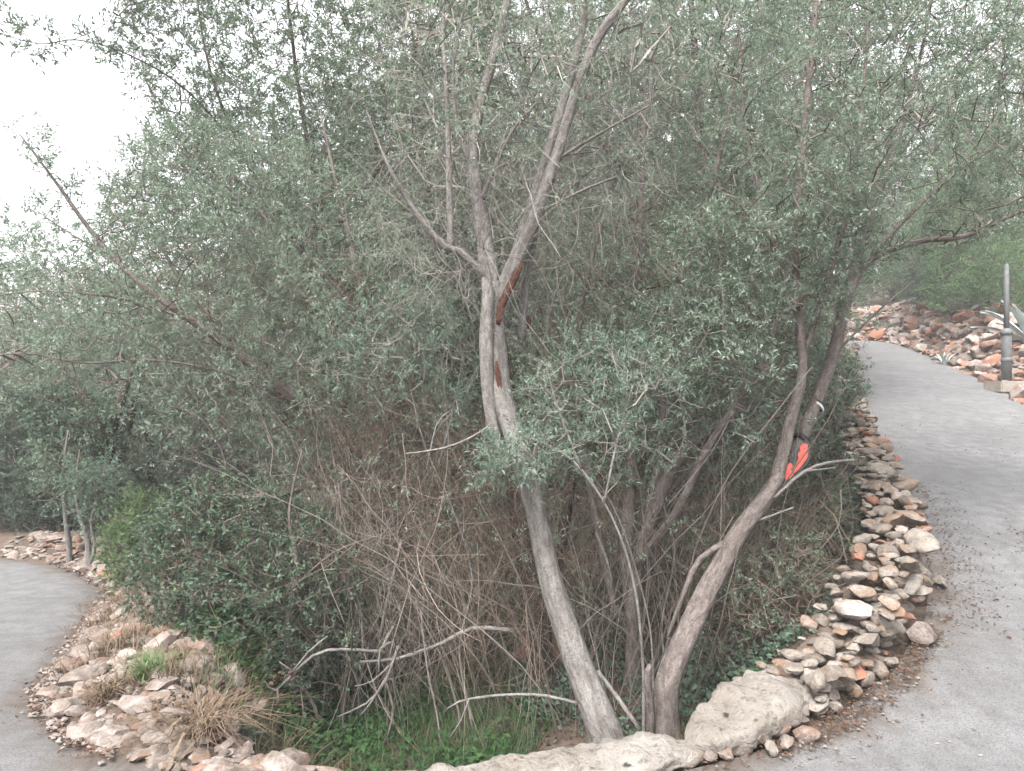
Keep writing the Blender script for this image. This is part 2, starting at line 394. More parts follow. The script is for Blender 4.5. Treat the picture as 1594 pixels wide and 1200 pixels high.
# ------------------------------------------------------------------ ground and road
def grid(xs, ys):
    X, Y = np.meshgrid(xs, ys); nx, ny = len(xs), len(ys)
    i = (np.arange(ny - 1)[:, None] * nx + np.arange(nx - 1)[None, :])
    Q = np.stack([i, i + 1, i + nx + 1, i + nx], -1).reshape(-1, 4)
    return X.ravel(), Y.ravel(), Q

def ground():
    xs = np.unique(np.concatenate([np.linspace(-120, -9, 26), np.arange(-9, 13, 0.12), np.linspace(13, 120, 28)]))
    ys = np.unique(np.concatenate([np.linspace(-60, 2, 14), np.arange(2, 22, 0.12), np.linspace(22, 200, 40)]))
    X, Y, Q = grid(xs, ys)
    Z = zground(X, Y) + 0.012 * wav(X, Y, 9, 2.0)
    tag(mk('ground', np.stack([X, Y, Z], -1), Q, mat=MAT['soil'], smooth=True), kind='structure')
    xs = np.unique(np.concatenate([np.arange(-20, -7, 0.4), np.arange(-7, 10.5, 0.1), np.arange(10.5, 14, 0.3)]))
    ys = np.unique(np.concatenate([np.arange(-5, 2.4, 0.4), np.arange(2.4, 20, 0.1), np.arange(20, 36, 0.35)]))
    X, Y, Q = grid(xs, ys)
    bad = inside(INTERIOR, X, Y) | inside(HILL, X, Y)
    keep = ~bad[Q].all(1)
    Q = Q[keep]
    d1, x1, y1 = dist_line(E, X, Y); d2, x2, y2 = dist_line(O, X, Y)
    ii = inside(INTERIOR, X, Y); hh = inside(HILL, X, Y)
    X2 = np.where(ii, x1, np.where(hh, x2, X)); Y2 = np.where(ii, y1, np.where(hh, y2, Y))
    use = np.unique(Q); mp = np.full(len(X), -1); mp[use] = np.arange(len(use))
    X2, Y2 = X2[use], Y2[use]
    ed = np.minimum(d1[use], 1.0)
    Z = zroad(X2, Y2) + 0.006 * wav(X2, Y2, 1.1, 3.0) - 0.02 * (1 - sstep(0, 0.25, np.where(ii[use], 0, ed)))
    tag(mk('road', np.stack([X2, Y2, Z], -1), mp[Q], mat=MAT['asphalt'], smooth=True, rnd=np.where(ii[use], 0, d1[use])), kind='structure')
ground()

# ------------------------------------------------------------------ stones
def rock_mesh(name, seed, squash=(1, 0.8, 0.6), cuts=9, sub=2, rough=0.10):
    rr = np.random.default_rng(seed)
    bm = bmesh.new(); bmesh.ops.create_icosphere(bm, subdivisions=sub, radius=0.5)
    V = np.array([v.co[:] for v in bm.verts])
    nr = norm(rr.normal(size=(cuts, 3))); off = rr.uniform(0.26, 0.42, cuts)
    for n_, o_ in zip(nr, off):
        dd = V @ n_; V = V - np.maximum(dd - o_, 0)[:, None] * n_[None, :]
    for v, c in zip(bm.verts, V):
        nz = mnoise.fractal(Vector(c * 3.5 + seed), 1.0, 2.0, 3)
        c2 = c * (1 + rough * 2.2 * nz)
        v.co = (c2[0] * squash[0], c2[1] * squash[1], c2[2] * squash[2])
    # to unit extents
    ex = np.array([v.co[:] for v in bm.verts]); s = ex.max(0) - ex.min(0); c0 = (ex.max(0) + ex.min(0)) / 2
    for v in bm.verts:
        v.co = ((v.co.x - c0[0]) / s[0], (v.co.y - c0[1]) / s[1], (v.co.z - c0[2]) / s[2])
    for f in bm.faces: f.smooth = True
    me = bpy.data.meshes.new(name); bm.to_mesh(me); bm.free()
    try: me.set_sharp_from_angle(angle=math.radians(34))
    except Exception: pass
    return me

ROCKS = {}
for key in ('stone', 'stone_pink', 'stone_red'):
    ROCKS[key] = []
    for i in range(9):
        me = rock_mesh('stone', 11 + i * 7 + len(key) * 3); me.materials.append(MAT[key]); ROCKS[key].append(me)

def stone(parent, key, loc, dims, rz, tilt=(0, 0), name='stone'):
    me = ROCKS[key][int(RNG.integers(len(ROCKS[key])))]
    o = bpy.data.objects.new(name, me); COL.objects.link(o)
    o.location = loc; o.scale = dims; o.rotation_euler = (tilt[0], tilt[1], rz); o.parent = parent
    return o

def joined_stones(parent, key, items, name='small_stones'):
    """small chock stones, too many to be told apart: one mesh"""
    V, T, RN_ = [], [], []; base = 0; tm = []
    for me in ROCKS[key][:5]:
        v = np.zeros(len(me.vertices) * 3); me.vertices.foreach_get('co', v); f = np.array([p.vertices[:] for p in me.polygons]); tm.append((v.reshape(-1, 3), f))
    for loc, dims, rz, tilt in items:
        v, f = tm[int(RNG.integers(len(tm)))]
        M = np.array(Matrix.Rotation(rz, 3, 'Z') @ Matrix.Rotation(tilt, 3, 'X'))
        V.append((v * np.array(dims)) @ M.T + np.array(loc)); T.append(f + base); base += len(v); RN_.append(np.full(len(v), RNG.random()))
    o = mk(name, np.vstack(V), None, np.vstack(T), mat=MAT[key], parent=parent, smooth=True, rnd=np.concatenate(RN_)); o['kind'] = 'stuff'
    try: o.data.set_sharp_from_angle(angle=math.radians(34))
    except Exception: pass
    return o

def resample(line, step):
    line = np.asarray(line, float); seg = np.linalg.norm(np.diff(line, axis=0), axis=1); s = np.concatenate([[0], np.cumsum(seg)])
    t = np.arange(0, s[-1], step)
    pts = np.stack([np.interp(t, s, line[:, k]) for k in range(line.shape[1])], -1)
    d = norm(np.gradient(pts, axis=0))
    return pts, d, t

def smooth_line(line, n=4):
    q = np.column_stack([line, np.zeros(len(line))])
    return catmull(q, np.ones(len(q)), 0.15)[0][:, :2]

E_s = smooth_line(E)
def dry_wall():
    i0 = np.argmin(np.linalg.norm(E_s - E_right[2], axis=1)); i1 = np.argmin(np.linalg.norm(E_s - np.array([9.06, 17.6]), axis=1))
    line = E_s[i0:i1]
    w = thing('dry_stone_wall', 'rough dry stone wall of grey and orange stones holding up the uphill road', 'wall', (line[0][0], line[0][1], 0))
    org = np.array([line[0][0], line[0][1], 0])
    pts, d, t = resample(line, 0.1)
    cnt = 0
    s = 0.0; L = t[-1]
    def at(s):
        k = min(int(s / 0.1), len(pts) - 1); return pts[k], d[k]
    fill = []
    for layer in range(4):
        for lane in range(3):
            s = RNG.uniform(0, 0.15)
            while s < L:
                p, dd = at(s); n2 = np.array([-dd[1], dd[0]])        # towards the inside of the bend
                y = p[1]
                big = 0.92 + 0.45 * sstep(6, 10, y)
                ln = RNG.choice([0.09, 0.13, 0.18, 0.26], p=[0.28, 0.40, 0.24, 0.08]) * RNG.uniform(0.85, 1.15) * big
                h_road = 0.10 + 0.26 * sstep(0.2, 1.3, s)             # the wall starts low at the boulders
                zl = layer * 0.115 * (h_road / 0.33)
                vis = (lane == 0) or (layer == 3) or (lane == 1 and layer == 2)
                if y > 9.5 and not (lane in (0, 2) and layer in (1, 3)): vis = False
                if vis:
                    off = 0.11 + lane * 0.12 * (1 - 0.25 * sstep(5, 9, y)) - 0.015 * layer + RNG.normal(0, 0.03)
                    c = p + n2 * off
                    z = float(zroad(c[0], c[1])) + 0.04 + zl + RNG.normal(0, 0.022) - (0.05 if lane == 2 else 0)
                    dims = (ln, ln * RNG.uniform(0.55, 0.95), min(ln * RNG.uniform(0.36, 0.62), 0.11 * big))
                    loc = (c[0] - org[0], c[1] - org[1], z); rz = math.atan2(dd[1], dd[0]) + RNG.normal(0, 0.7)
                    if ln < 0.125 * big or cnt >= 298: fill.append((loc, dims, rz, RNG.normal(0, .3)))
                    else:
                        key = 'stone' if RNG.random() < 0.8 else 'stone_red'
                        stone(w, key, loc, dims, rz, (RNG.normal(0, 0.26), RNG.normal(0, 0.22))); cnt += 1
                s += ln * RNG.uniform(0.8, 0.98)
    for k in range(420):                                              # chips in the joints
        p, dd = at(RNG.uniform(0, min(L, 8))); n2 = np.array([-dd[1], dd[0]]); off = RNG.uniform(0.05, 0.40); c = p + n2 * off
        ln = RNG.uniform(0.03, 0.09); h = (0.10 + 0.26 * sstep(0.2, 1.3, np.linalg.norm(p - line[0]))) * (RNG.random() if off < .08 else 0.92)
        fill.append(((c[0] - org[0], c[1] - org[1], float(zroad(c[0], c[1])) + h), (ln * 1.3, ln, ln * .6), RNG.uniform(0, 6.28), RNG.normal(0, .4)))
    joined_stones(w, 'stone', fill)
    # packed rubble core, so no light passes through the joints
    V = []; pc, dc_, tc_ = resample(line, 0.25)
    for p, dd in zip(pc, dc_):
        n2 = np.array([-dd[1], dd[0]])
        h = 0.12 + 0.26 * sstep(0.2, 1.3, np.linalg.norm(p - line[0]))
        for o_, hz in ((0.13, -0.15), (0.15, h * 0.8), (0.34, h * 0.8), (0.42, -0.9)):
            c = p + n2 * o_; V.append((c[0] - org[0], c[1] - org[1], zroad(c[0], c[1]) + hz))
    nq = len(pc); Q = []
    for i in range(nq - 1):
        for j in range(3): Q.append((i * 4 + j, i * 4 + j + 1, i * 4 + 4 + j + 1, i * 4 + 4 + j))
    mk('rubble_core', V, Q, mat=MAT['soil'], parent=w)
    return cnt
n_wall = dry_wall()

def left_rubble():
    i0 = np.argmin(np.linalg.norm(E_s - np.array([-6.6, 8.35]), axis=1)); i1 = np.argmin(np.linalg.norm(E_s - np.array([-0.75, 2.72]), axis=1))
    line = E_s[i0:i1]
    w = thing('collapsed_stone_edging', 'tumbled pinkish limestone rubble edging the downhill road', 'rubble', (line[-1][0], line[-1][1], 0))
    org = np.array([line[-1][0], line[-1][1], 0])
    pts, d, t = resample(line, 0.05); L = t[-1]
    fill = []; cnt = 0
    for k in range(1700):
        s = RNG.random() * L
        i = min(int(s / 0.05), len(pts) - 1); p, dd = pts[i], d[i]; n2 = np.array([-dd[1], dd[0]])
        y = p[1]
        width = 0.34 + 0.80 * sstep(2.7, 3.4, y) * (1 - 0.5 * sstep(5.5, 7.0, y))
        q = RNG.random() ** 1.15; off = 0.0 + q * width
        c = p + n2 * off
        g = gz(c[0], c[1])
        sc = RNG.choice([0.035, 0.06, 0.095, 0.15], p=[0.54, 0.29, 0.13, 0.04]) * RNG.uniform(0.8, 1.3)
        if y < 3.25: sc = min(max(sc * 1.15, 0.05), 0.17)
        dims = (sc * RNG.uniform(1.1, 1.8), sc * RNG.uniform(0.8, 1.15), sc * RNG.uniform(0.35, 0.65))
        loc = (c[0] - org[0], c[1] - org[1], g + sc * 0.10); rz = math.atan2(dd[1], dd[0]) + RNG.normal(0, 0.8)
        if sc < 0.075 or cnt >= 299: fill.append((loc, dims, rz, RNG.normal(0, .25)))
        else:
            stone(w, 'stone_pink' if RNG.random() < 0.88 else 'stone_red', loc, dims, rz, (RNG.normal(0, 0.25), RNG.normal(0, 0.2))); cnt += 1
    joined_stones(w, 'stone_pink', fill)
left_rubble()

POST = ray_road(1572, 606)[:2] - np.array([0.25, 0.25])
def far_bank():
    line = smooth_line(O[2:8])
    w = thing('rocky_bank', 'reddish broken rock bank beyond the uphill road', 'rock bank', (line[0][0], line[0][1], 0))
    org = np.array([line[0][0], line[0][1], 0])
    pts, d, t = resample(line, 0.1); L = t[-1]
    fill = []
    for k in range(1000):
        p, dd = pts[int(RNG.integers(len(pts)))], d[int(RNG.integers(len(d)))]; n2 = np.array([dd[1], -dd[0]]); c = p + n2 * RNG.uniform(0.0, 1.7); sc = RNG.uniform(.06, .2)
        if np.hypot(*(c - POST)) < 0.5: continue
        fill.append(((c[0] - org[0], c[1] - org[1], gz(c[0], c[1]) + .02), (sc * 1.4, sc, sc * .7), RNG.uniform(0, 6.28), RNG.normal(0, .3)))
    joined_stones(w, 'stone_red', fill, 'small_rocks')
    for k in range(295):
        s = RNG.random() * L; i = min(int(s / 0.1), len(pts) - 1); p, dd = pts[i], d[i]; n2 = np.array([dd[1], -dd[0]])
        off = RNG.uniform(0.05, 1.7); c = p + n2 * off; g = gz(c[0], c[1])
        if np.hypot(*(c - POST)) < 0.75: continue
        sc = RNG.uniform(0.18, 0.52)
        stone(w, 'stone_red' if RNG.random() < 0.7 else 'stone_pink', (c[0] - org[0], c[1] - org[1], g + sc * 0.12),
              (sc * RNG.uniform(0.9, 1.5), sc, sc * RNG.uniform(0.55, 0.9)), RNG.uniform(0, 6.28), (RNG.normal(0, 0.35), RNG.normal(0, 0.3)), 'rock')
far_bank()

def long_rock(name, label, line, width, height, seed, k=36):
    """weathered boulder lofted along a line of (x, y, z_base); rounded cross-section with lumps"""
    pts, _ = catmull(line, np.ones(len(line)), 0.018)
    d = norm(np.gradient(pts, axis=0)); n = len(pts)
    side = norm(np.cross(d, np.array([0, 0, 1.0]))); th = np.linspace(0, 2 * np.pi, k, endpoint=False)
    V = []
    org = pts[n // 2].copy()
    wi = np.interp(np.linspace(0, 1, n), np.linspace(0, 1, len(width)), width); hi = np.interp(np.linspace(0, 1, n), np.linspace(0, 1, len(height)), height)
    for i in range(n):
        u = i / (n - 1); end = (1 - abs(2 * u - 1) ** 5) ** 0.5 * 0.96 + 0.04
        for a in th:
            ca, sa = math.cos(a), math.sin(a)
            cx = math.copysign(abs(ca) ** 0.6, ca); sz = math.copysign(abs(sa) ** 0.7, sa)
            v = pts[i] + side[i] * cx * wi[i] * 0.5 * end + np.array([0, 0, 1.0]) * (sz * hi[i] * 0.6 * end + hi[i] * 0.35)
            nz = mnoise.fractal(Vector(v * 6.5 + seed), 0.8, 2.1, 6); nz2 = mnoise.noise(Vector(v * 2.6 + seed * 3)) - 0.9 * max(0.0, 0.12 - abs(mnoise.noise(Vector(v * 3.1 + seed * 5)))) / 0.12
            rad = side[i] * cx + np.array([0, 0, sz])
            V.append(v + rad * (0.03 * nz + 0.018 * nz2) - org)
    V = np.array(V)
    i = np.arange(n - 1)[:, None] * k; j = np.arange(k)[None, :]; j2 = (j + 1) % k
    Q = np.stack([i + j, i + j2, i + k + j2, i + k + j], -1).reshape(-1, 4)
    jj = np.arange(k); V = np.vstack([V, V[:k].mean(0), V[-k:].mean(0)])
    T = np.vstack([np.stack([np.full(k, n * k), (jj + 1) % k, jj], -1), np.stack([np.full(k, n * k + 1), (n - 1) * k + jj, (n - 1) * k + (jj + 1) % k], -1)])
    o = mk(name, V, Q, T, mat=MAT['smooth_rock'], smooth=True); o.location = org
    tag(o, label, 'rock'); return o

def rockline(pp, hh=0.0):
    out = []
    for px, py in pp:
        q = ray_road(px, py); out.append((q[0], q[1], q[2] + hh))
    return out
long_rock('kerb_rock', 'long low pale rock kerb at the bottom edge beneath the leaning pale trunk',
          [(-0.72, 2.80, -0.10), (-0.45, 2.84, -0.09), (-0.15, 2.87, -0.08), (0.15, 2.90, -0.06), (0.45, 2.94, -0.04), (0.68, 2.98, -0.02), (0.86, 3.01, -0.02)], [0.14, 0.20, 0.24, 0.26, 0.28, 0.27, 0.18], [0.05, 0.06, 0.065, 0.075, 0.085, 0.09, 0.07], 3)
long_rock('kerb_boulder', 'rounded cream boulder with rusty hollows where the stone wall begins',
          [(0.80, 3.05, -0.01), (0.95, 3.11, 0.01), (1.10, 3.20, 0.035), (1.28, 3.33, 0.05), (1.48, 3.50, 0.06), (1.62, 3.62, 0.06)], [0.18, 0.28, 0.36, 0.38, 0.30, 0.18], [0.06, 0.085, 0.115, 0.12, 0.09, 0.06], 8)
def loose():
    q = ray_road(1436, 1000)
    o = stone(None, 'stone_pink', (q[0], q[1], q[2] + 0.05), (0.19, 0.16, 0.14), 0.4, (0.2, 0.1), 'fallen_stone')
    tag(o, 'fist-like cream stone fallen from the wall onto the road', 'stone')
    q = ray_road(1462, 912)
    o = stone(None, 'stone', (q[0], q[1], q[2] + 0.03), (0.13, 0.09, 0.08), 1.2, (0.1, -0.2), 'fallen_stone')
    tag(o, 'small grey chip of stone on the road beside the wall', 'stone')
    q = ray_ground(850, 1035)
    o = stone(None, 'stone_red', (q[0], q[1], q[2] + 0.10), (0.55, 0.4, 0.36), 0.3, (0.1, 0.1), 'half_buried_rock')
    tag(o, 'reddish half-buried rock in the dark hollow just behind the pale trunk', 'rock')
    # little stones and chips at the foot of boulders
    w = thing('stone_scatter', 'small pale stones in red earth at the foot of the boulder and wall', 'rubble', (1.5, 3.2, 0))
    for px, py, sc in [(1150, 1165, .10), (1180, 1150, .13), (1215, 1140, .11), (1230, 1105, .14), (1245, 1125, .09), (1262, 1090, .12), (1275, 1110, .08), (1290, 1085, .11),
                       (1300, 1105, .07), (1255, 1150, .09), (1222, 1160, .07), (1200, 1170, .06), (1310, 1070, .13), (1330, 1080, .08), (1345, 1062, .10), (1270, 1065, .16), (1240, 1080, .12),
                       (1125, 1172, .08), (1105, 1180, .07), (1365, 1045, .11), (1385, 1035, .07), (1320, 1045, .15), (1288, 1050, .13)]:
        q = ray_road(px, py)
        stone(w, 'stone' if RNG.random() < .6 else 'stone_pink', (q[0] - 1.5, q[1] - 3.2, max(q[2], gz(q[0], q[1])) + sc * 0.2), (sc * 1.4, sc, sc * .7), RNG.uniform(0, 6), (RNG.normal(0, .25), RNG.normal(0, .2)))
loose()

# ------------------------------------------------------------------ plants
def in_poly(poly, x, y):
    return inside(np.asarray(poly, float), x, y)

def sample_targets(poly, d0, d1, n, clusters=60, sigma=0.28, seed=0, even=0.25):
    """points inside a crown: outline seen from the road, real depth range, gathered in clumps"""
    rr = np.random.default_rng(seed); poly = np.asarray(poly, float); lo, hi = poly.min(0), poly.max(0)
    def raw(m):
        out = []
        while sum(len(o) for o in out) < m:
            x = rr.uniform(lo[0], hi[0], m * 2); y = rr.uniform(lo[1], hi[1], m * 2); k = in_poly(poly, x, y)
            x, y = x[k], y[k]
            ed, _, _ = dist_line(np.vstack([poly, poly[:1]]), x, y)
            f = sstep(0, 150, ed) * 0.7 + 0.3
            dm = (d0 + d1) / 2; dd = dm + (d1 - d0) / 2 * f * rr.uniform(-1, 1, len(x))
            out.append(np.stack([(x - W_PX / 2) / FPX * dd, dd, CAMZ + (HOR - y) / FPX * dd], -1))
        return np.vstack(out)[:m]
    c = raw(clusters); pts = [raw(int(n * even))]
    sg = sigma * rr.uniform(0.6, 1.5, clusters); w = rr.uniform(0.4, 1.6, clusters); w /= w.sum()
    need = n - int(n * even)
    while need > 0:
        k = rr.choice(clusters, need, p=w); q = c[k] + rr.normal(size=(need, 3)) * sg[k][:, None] * np.array([1, 1, 0.75])
        x = q[:, 0] / q[:, 1] * FPX + W_PX / 2; y = HOR - (q[:, 2] - CAMZ) / q[:, 1] * FPX
        m = in_poly(poly, x, y); pts.append(q[m]); need -= int(m.sum())
    return np.vstack(pts)[:n]

def grow(skel, targets, seg=0.11, bow=0.14, seed=0, lift=0.10):
    rr = np.random.default_rng(seed)
    cap = len(skel) + len(targets) * 12 + 10
    pos = np.zeros((cap, 3)); par = np.full(cap, -1, np.int64); ns = len(skel); pos[:ns] = skel; n = ns
    dmin = np.full(len(targets), 1e9)
    for i in range(0, ns, 40):
        dmin = np.minimum(dmin, np.linalg.norm(targets[:, None, :] - skel[None, i:i + 40, :], axis=2).min(1))
    for ti in np.argsort(dmin):
        t = targets[ti]; df = pos[:n] - t; k = int(np.argmin(np.einsum('ij,ij->i', df, df) * (1.0 + 0.6 * (df[:, 2] > 0))))
        p = pos[k].copy(); v = t - p; L = np.linalg.norm(v)
        if L < 0.03: continue
        c = p + v * 0.5 + rr.normal(size=3) * bow * L + np.array([0, 0, lift * L])
        m = min(11, max(1, int(L / seg)))
        last = k
        for q in range(1, m + 1):
            u = q / m; pos[n] = (1 - u) ** 2 * p + 2 * u * (1 - u) * c + u * u * t + (rr.normal(size=3) * 0.010 if q < m else 0)
            par[n] = last; last = n; n += 1
    pos, par = pos[:n], par[:n]
    cnt = np.ones(n, np.int64); has = np.zeros(n, bool); has[par[ns:]] = True; cnt[has] = 0
    for i in range(n - 1, ns - 1, -1):
        if par[i] >= ns: cnt[par[i]] += cnt[i]
    return pos, par, np.maximum(cnt, 1), ns

TRI = [0]
def foliage(parent, pos, par, cnt, ns, leaf, twig, tip_r=0.0022, shoots=1.4, per=9, sl=(0.08, 0.20), ll=(0.028, 0.048), lw=0.26, maxc=3, seed=0, up=0.25, droop=0.0, pw=0.42, rmax=0.03, k=3):
    rr = np.random.default_rng(seed); n = len(pos)
    idx = np.arange(ns, n); pa = par[idx]
    rad = np.minimum(tip_r * cnt.astype(float) ** pw, rmax); r1 = rad[idx]; r0 = np.where(pa >= ns, rad[pa], np.minimum(r1 * 1.25, rmax))
    V, F = prisms(pos[pa], pos[idx], r0, r1, k)
    rn = np.repeat(np.clip(rr.normal(0.5, 0.2, len(idx)), 0, 1), 2 * k)
    # shoots
    sel = idx[cnt[idx] <= maxc]; ns_ = rr.poisson(shoots, len(sel)); b = np.repeat(sel, ns_)
    ed = norm(pos[b] - pos[par[b]])
    sdir = norm(ed * 0.55 + rr.normal(size=(len(b), 3)) * 0.55 + np.array([0, 0, up])); slen = rr.uniform(*sl, len(b))
    bp = pos[b]
    Vs, Fs = prisms(bp, bp + sdir * slen[:, None], np.full(len(b), tip_r * 0.7), np.full(len(b), tip_r * 0.35), 3)
    Vt = np.vstack([V, Vs]); Ft = np.vstack([F, Fs + len(V)])
    rn = np.concatenate([rn, np.repeat(np.clip(rr.normal(0.5, 0.2, len(b)), 0, 1), 6)])
    mk('branches', Vt, Ft, mat=twig, parent=parent, rnd=rn)
    lb = np.repeat(np.arange(len(b)), per); m = len(lb)
    if m:
        u = np.tile(np.linspace(0.15, 1.0, per), len(b)) + rr.normal(0, 0.04, m)
        base = bp[lb] + sdir[lb] * (slen[lb] * u)[:, None]
        rd = rr.normal(size=(m, 3)); perp = norm(rd - sdir[lb] * np.einsum('ij,ij->i', rd, sdir[lb])[:, None])
        ld = norm(sdir[lb] * 0.7 + perp * 0.8 + np.array([0, 0, -droop]))
        nm = norm(rr.normal(size=(m, 3)) * 0.6 + np.array([0, 0, 1.0]))
        L = rr.uniform(*ll, m)
        Vl, Fl = leafs(base, ld, nm, L, L * lw * rr.uniform(0.8, 1.2, m))
        cl = np.clip(rr.normal(0.42, 0.14, len(sel)), 0, 1); clb = np.repeat(cl, ns_)[lb]
        rl = np.repeat(np.clip(clb + rr.normal(0, 0.2, m), 0, 1), 4)
        mk('crown', Vl, Fl, mat=leaf, parent=parent, rnd=rl)
    TRI[0] += len(Ft) * 2 + m * 2

def build_stems(parent, stems, mat, origin, names=None):
    """stems: list of px lists; returns skeleton nodes in the space of the parent"""
    sk = []
    for i, s in enumerate(stems):
        pts, rad = px_line(s)
        V, Q, T, vec = tube(pts - origin, rad, 12 if rad.max() > 0.03 else 8, seed=i + int(abs(pts[0][0]) * 100))
        nm = (names[i] if names else ('trunk' if i == 0 else 'limb'))
        mk(nm, V, Q, T, mat=mat, parent=parent, smooth=True, vec=vec)
        sk.append(pts - origin); TRI[0] += len(Q) * 2
    return sk

def grounded(px, py, d, r, extra=0.12):
    """add a foot for a stem below its first seen point so it enters the ground"""
    p = P(px, py, d); g = gz(p[0], p[1]); return p, g

def plant(name, label, cat, stems, crown, leaf, twig, bark, seed, skip=0.0, group=None, seg=0.11, lift=0.10, bow=0.14, **kw):
    """stems in pixel+depth; crown: list of (poly, d0, d1, n)"""
    s0 = stems[0][0]; p0 = P(*s0[:3]); g = gz(p0[0], p0[1])
    origin = np.array([p0[0], p0[1], g])
    t = thing(name, label, cat, origin, group)
    # drop the first stem to the ground
    pyg = HOR - (g - 0.12 - CAMZ) / s0[2] * FPX
    st = [list(s) for s in stems]
    if pyg > s0[1] + 5: st[0] = [(s0[0], pyg, s0[2], s0[3] * 1.15)] + st[0]
    sk = build_stems(t, st, bark, origin)
    skn = np.vstack([s[int(len(s) * skip):] for s in sk])
    tg = np.vstack([sample_targets(c[0], c[1], c[2], c[3], seed=seed + 31 * i, **(c[4] if len(c) > 4 else {})) for i, c in enumerate(crown)]) - origin
    pos, par, cnt, ns = grow(skn, tg, seg=seg, seed=seed, lift=lift, bow=bow)
    foliage(t, pos, par, cnt, ns, leaf, twig, seed=seed, **kw)
    return t

# ---- main pale tree, two stems rising from the kerb rock
main_tree = plant('pale_tree', 'pale lichen-marked tree whose trunk leans left from behind the kerb rock', 'tree',
    [[(950, 1172, 3.55, 0.0941), (928, 1110, 3.58, 0.0806), (905, 1050, 3.65, 0.0756), (868, 940, 3.75, 0.0714), (842, 830, 3.85, 0.0672), (822, 745, 3.9, 0.0638), (798, 670, 4.0, 0.0622), (778, 600, 4.05, 0.0613), (769, 500, 4.1, 0.0630), (766, 440, 4.1, 0.0554)],
     [(786, 725, 3.97, 0.0101), (768, 665, 4.0, 0.0319), (760, 600, 4.02, 0.0403), (757, 520, 4.03, 0.0437), (759, 455, 4.06, 0.0420), (752, 395, 4.12, 0.0386), (747, 330, 4.17, 0.0252)],
     [(766, 450, 4.1, 0.0546), (750, 350, 4.15, 0.0487), (738, 270, 4.2, 0.0420), (742, 190, 4.25, 0.0353), (765, 100, 4.35, 0.0286), (790, 0, 4.45, 0.0235), (800, -70, 4.5, 0.0168)],
     [(769, 480, 4.1, 0.0504), (800, 410, 4.1, 0.0462), (835, 330, 4.1, 0.0437), (868, 240, 4.1, 0.0386), (895, 150, 4.1, 0.0344), (925, 70, 4.1, 0.0294), (965, 12, 4.1, 0.0252), (1010, -50, 4.1, 0.0168)],
     [(790, 440, 4.15, 0.0378), (822, 340, 4.2, 0.0378), (850, 250, 4.25, 0.0336), (880, 150, 4.3, 0.0302), (905, 50, 4.35, 0.0269), (920, -60, 4.4, 0.0210)],
     [(772, 475, 4.12, 0.0218), (757, 435, 4.07, 0.0286), (715, 392, 4.0, 0.0244), (690, 383, 3.98, 0.0227), (650, 335, 3.95, 0.0202), (612, 272, 3.9, 0.0134), (592, 228, 3.9, 0.0076), (570, 170, 3.9, 0.0025)],
     [(702, 386, 3.99, 0.0202), (699, 280, 4.0, 0.0185), (696, 160, 4.05, 0.0160), (690, 50, 4.1, 0.0118), (694, -50, 4.1, 0.0084)],
     [(812, 530, 4.25, 0.0252), (820, 430, 4.25, 0.0269), (842, 320, 4.3, 0.0235), (872, 200, 4.35, 0.0185), (900, 120, 4.4, 0.0134)],
     [(745, 320, 4.15, 0.0168), (775, 250, 4.1, 0.0118), (800, 200, 4.05, 0.0101), (835, 160, 4.0, 0.0076)],
     [(836, 332, 4.1, 0.0118), (910, 295, 4.0, 0.0084), (960, 275, 3.9, 0.0059)],
     [(864, 250, 4.1, 0.0109), (930, 210, 4.0, 0.0084), (1010, 165, 3.9, 0.0050)],
     [(738, 270, 4.2, 0.0185), (715, 210, 4.2, 0.0134), (705, 120, 4.2, 0.0101), (720, 20, 4.2, 0.0076)]],
    [([(520, -90), (590, 60), (600, 200), (640, 330), (740, 350), (850, 400), (960, 340), (1060, 150), (1060, -90)], 3.5, 5.8, 1500, dict(clusters=100, sigma=.24, even=.4))],
    MAT['olive_pale'], MAT['twig_pale'], MAT['bark_pale'], 101, skip=0.25, tip_r=0.0024, shoots=1.2, per=8, maxc=3, ll=(.03, .05))
def torn(tree, pts, name, mat, host='limb'):
    o = np.array(tree.location); parent = [c for c in tree.children if c.name.startswith(host)][0]; q, r = px_line(pts); V, Q, T, vec = tube(q - o, r * .85, 10, 0.3, 5)
    tag(mk(name, V, Q, T, mat=mat, parent=parent, smooth=True, vec=vec), 'red-brown bare wood where bark has torn away')
torn(main_tree, [(812, 408, 4.05, .010), (803, 428, 4.045, .02), (790, 455, 4.045, .022), (780, 482, 4.045, .022), (776, 505, 4.045, .014)], 'torn_bark', MAT['bark_red'], 'trunk')
torn(main_tree, [(772, 562, 3.995, .006), (774, 580, 3.995, .015), (778, 602, 3.995, .012), (780, 615, 3.995, .005)], 'torn_bark', MAT['bark_red'], 'trunk')
torn(main_tree, [(822, 490, 4.21, .006), (823, 500, 4.21, .014), (821, 512, 4.21, .006)], 'torn_bark', MAT['bark_red'])

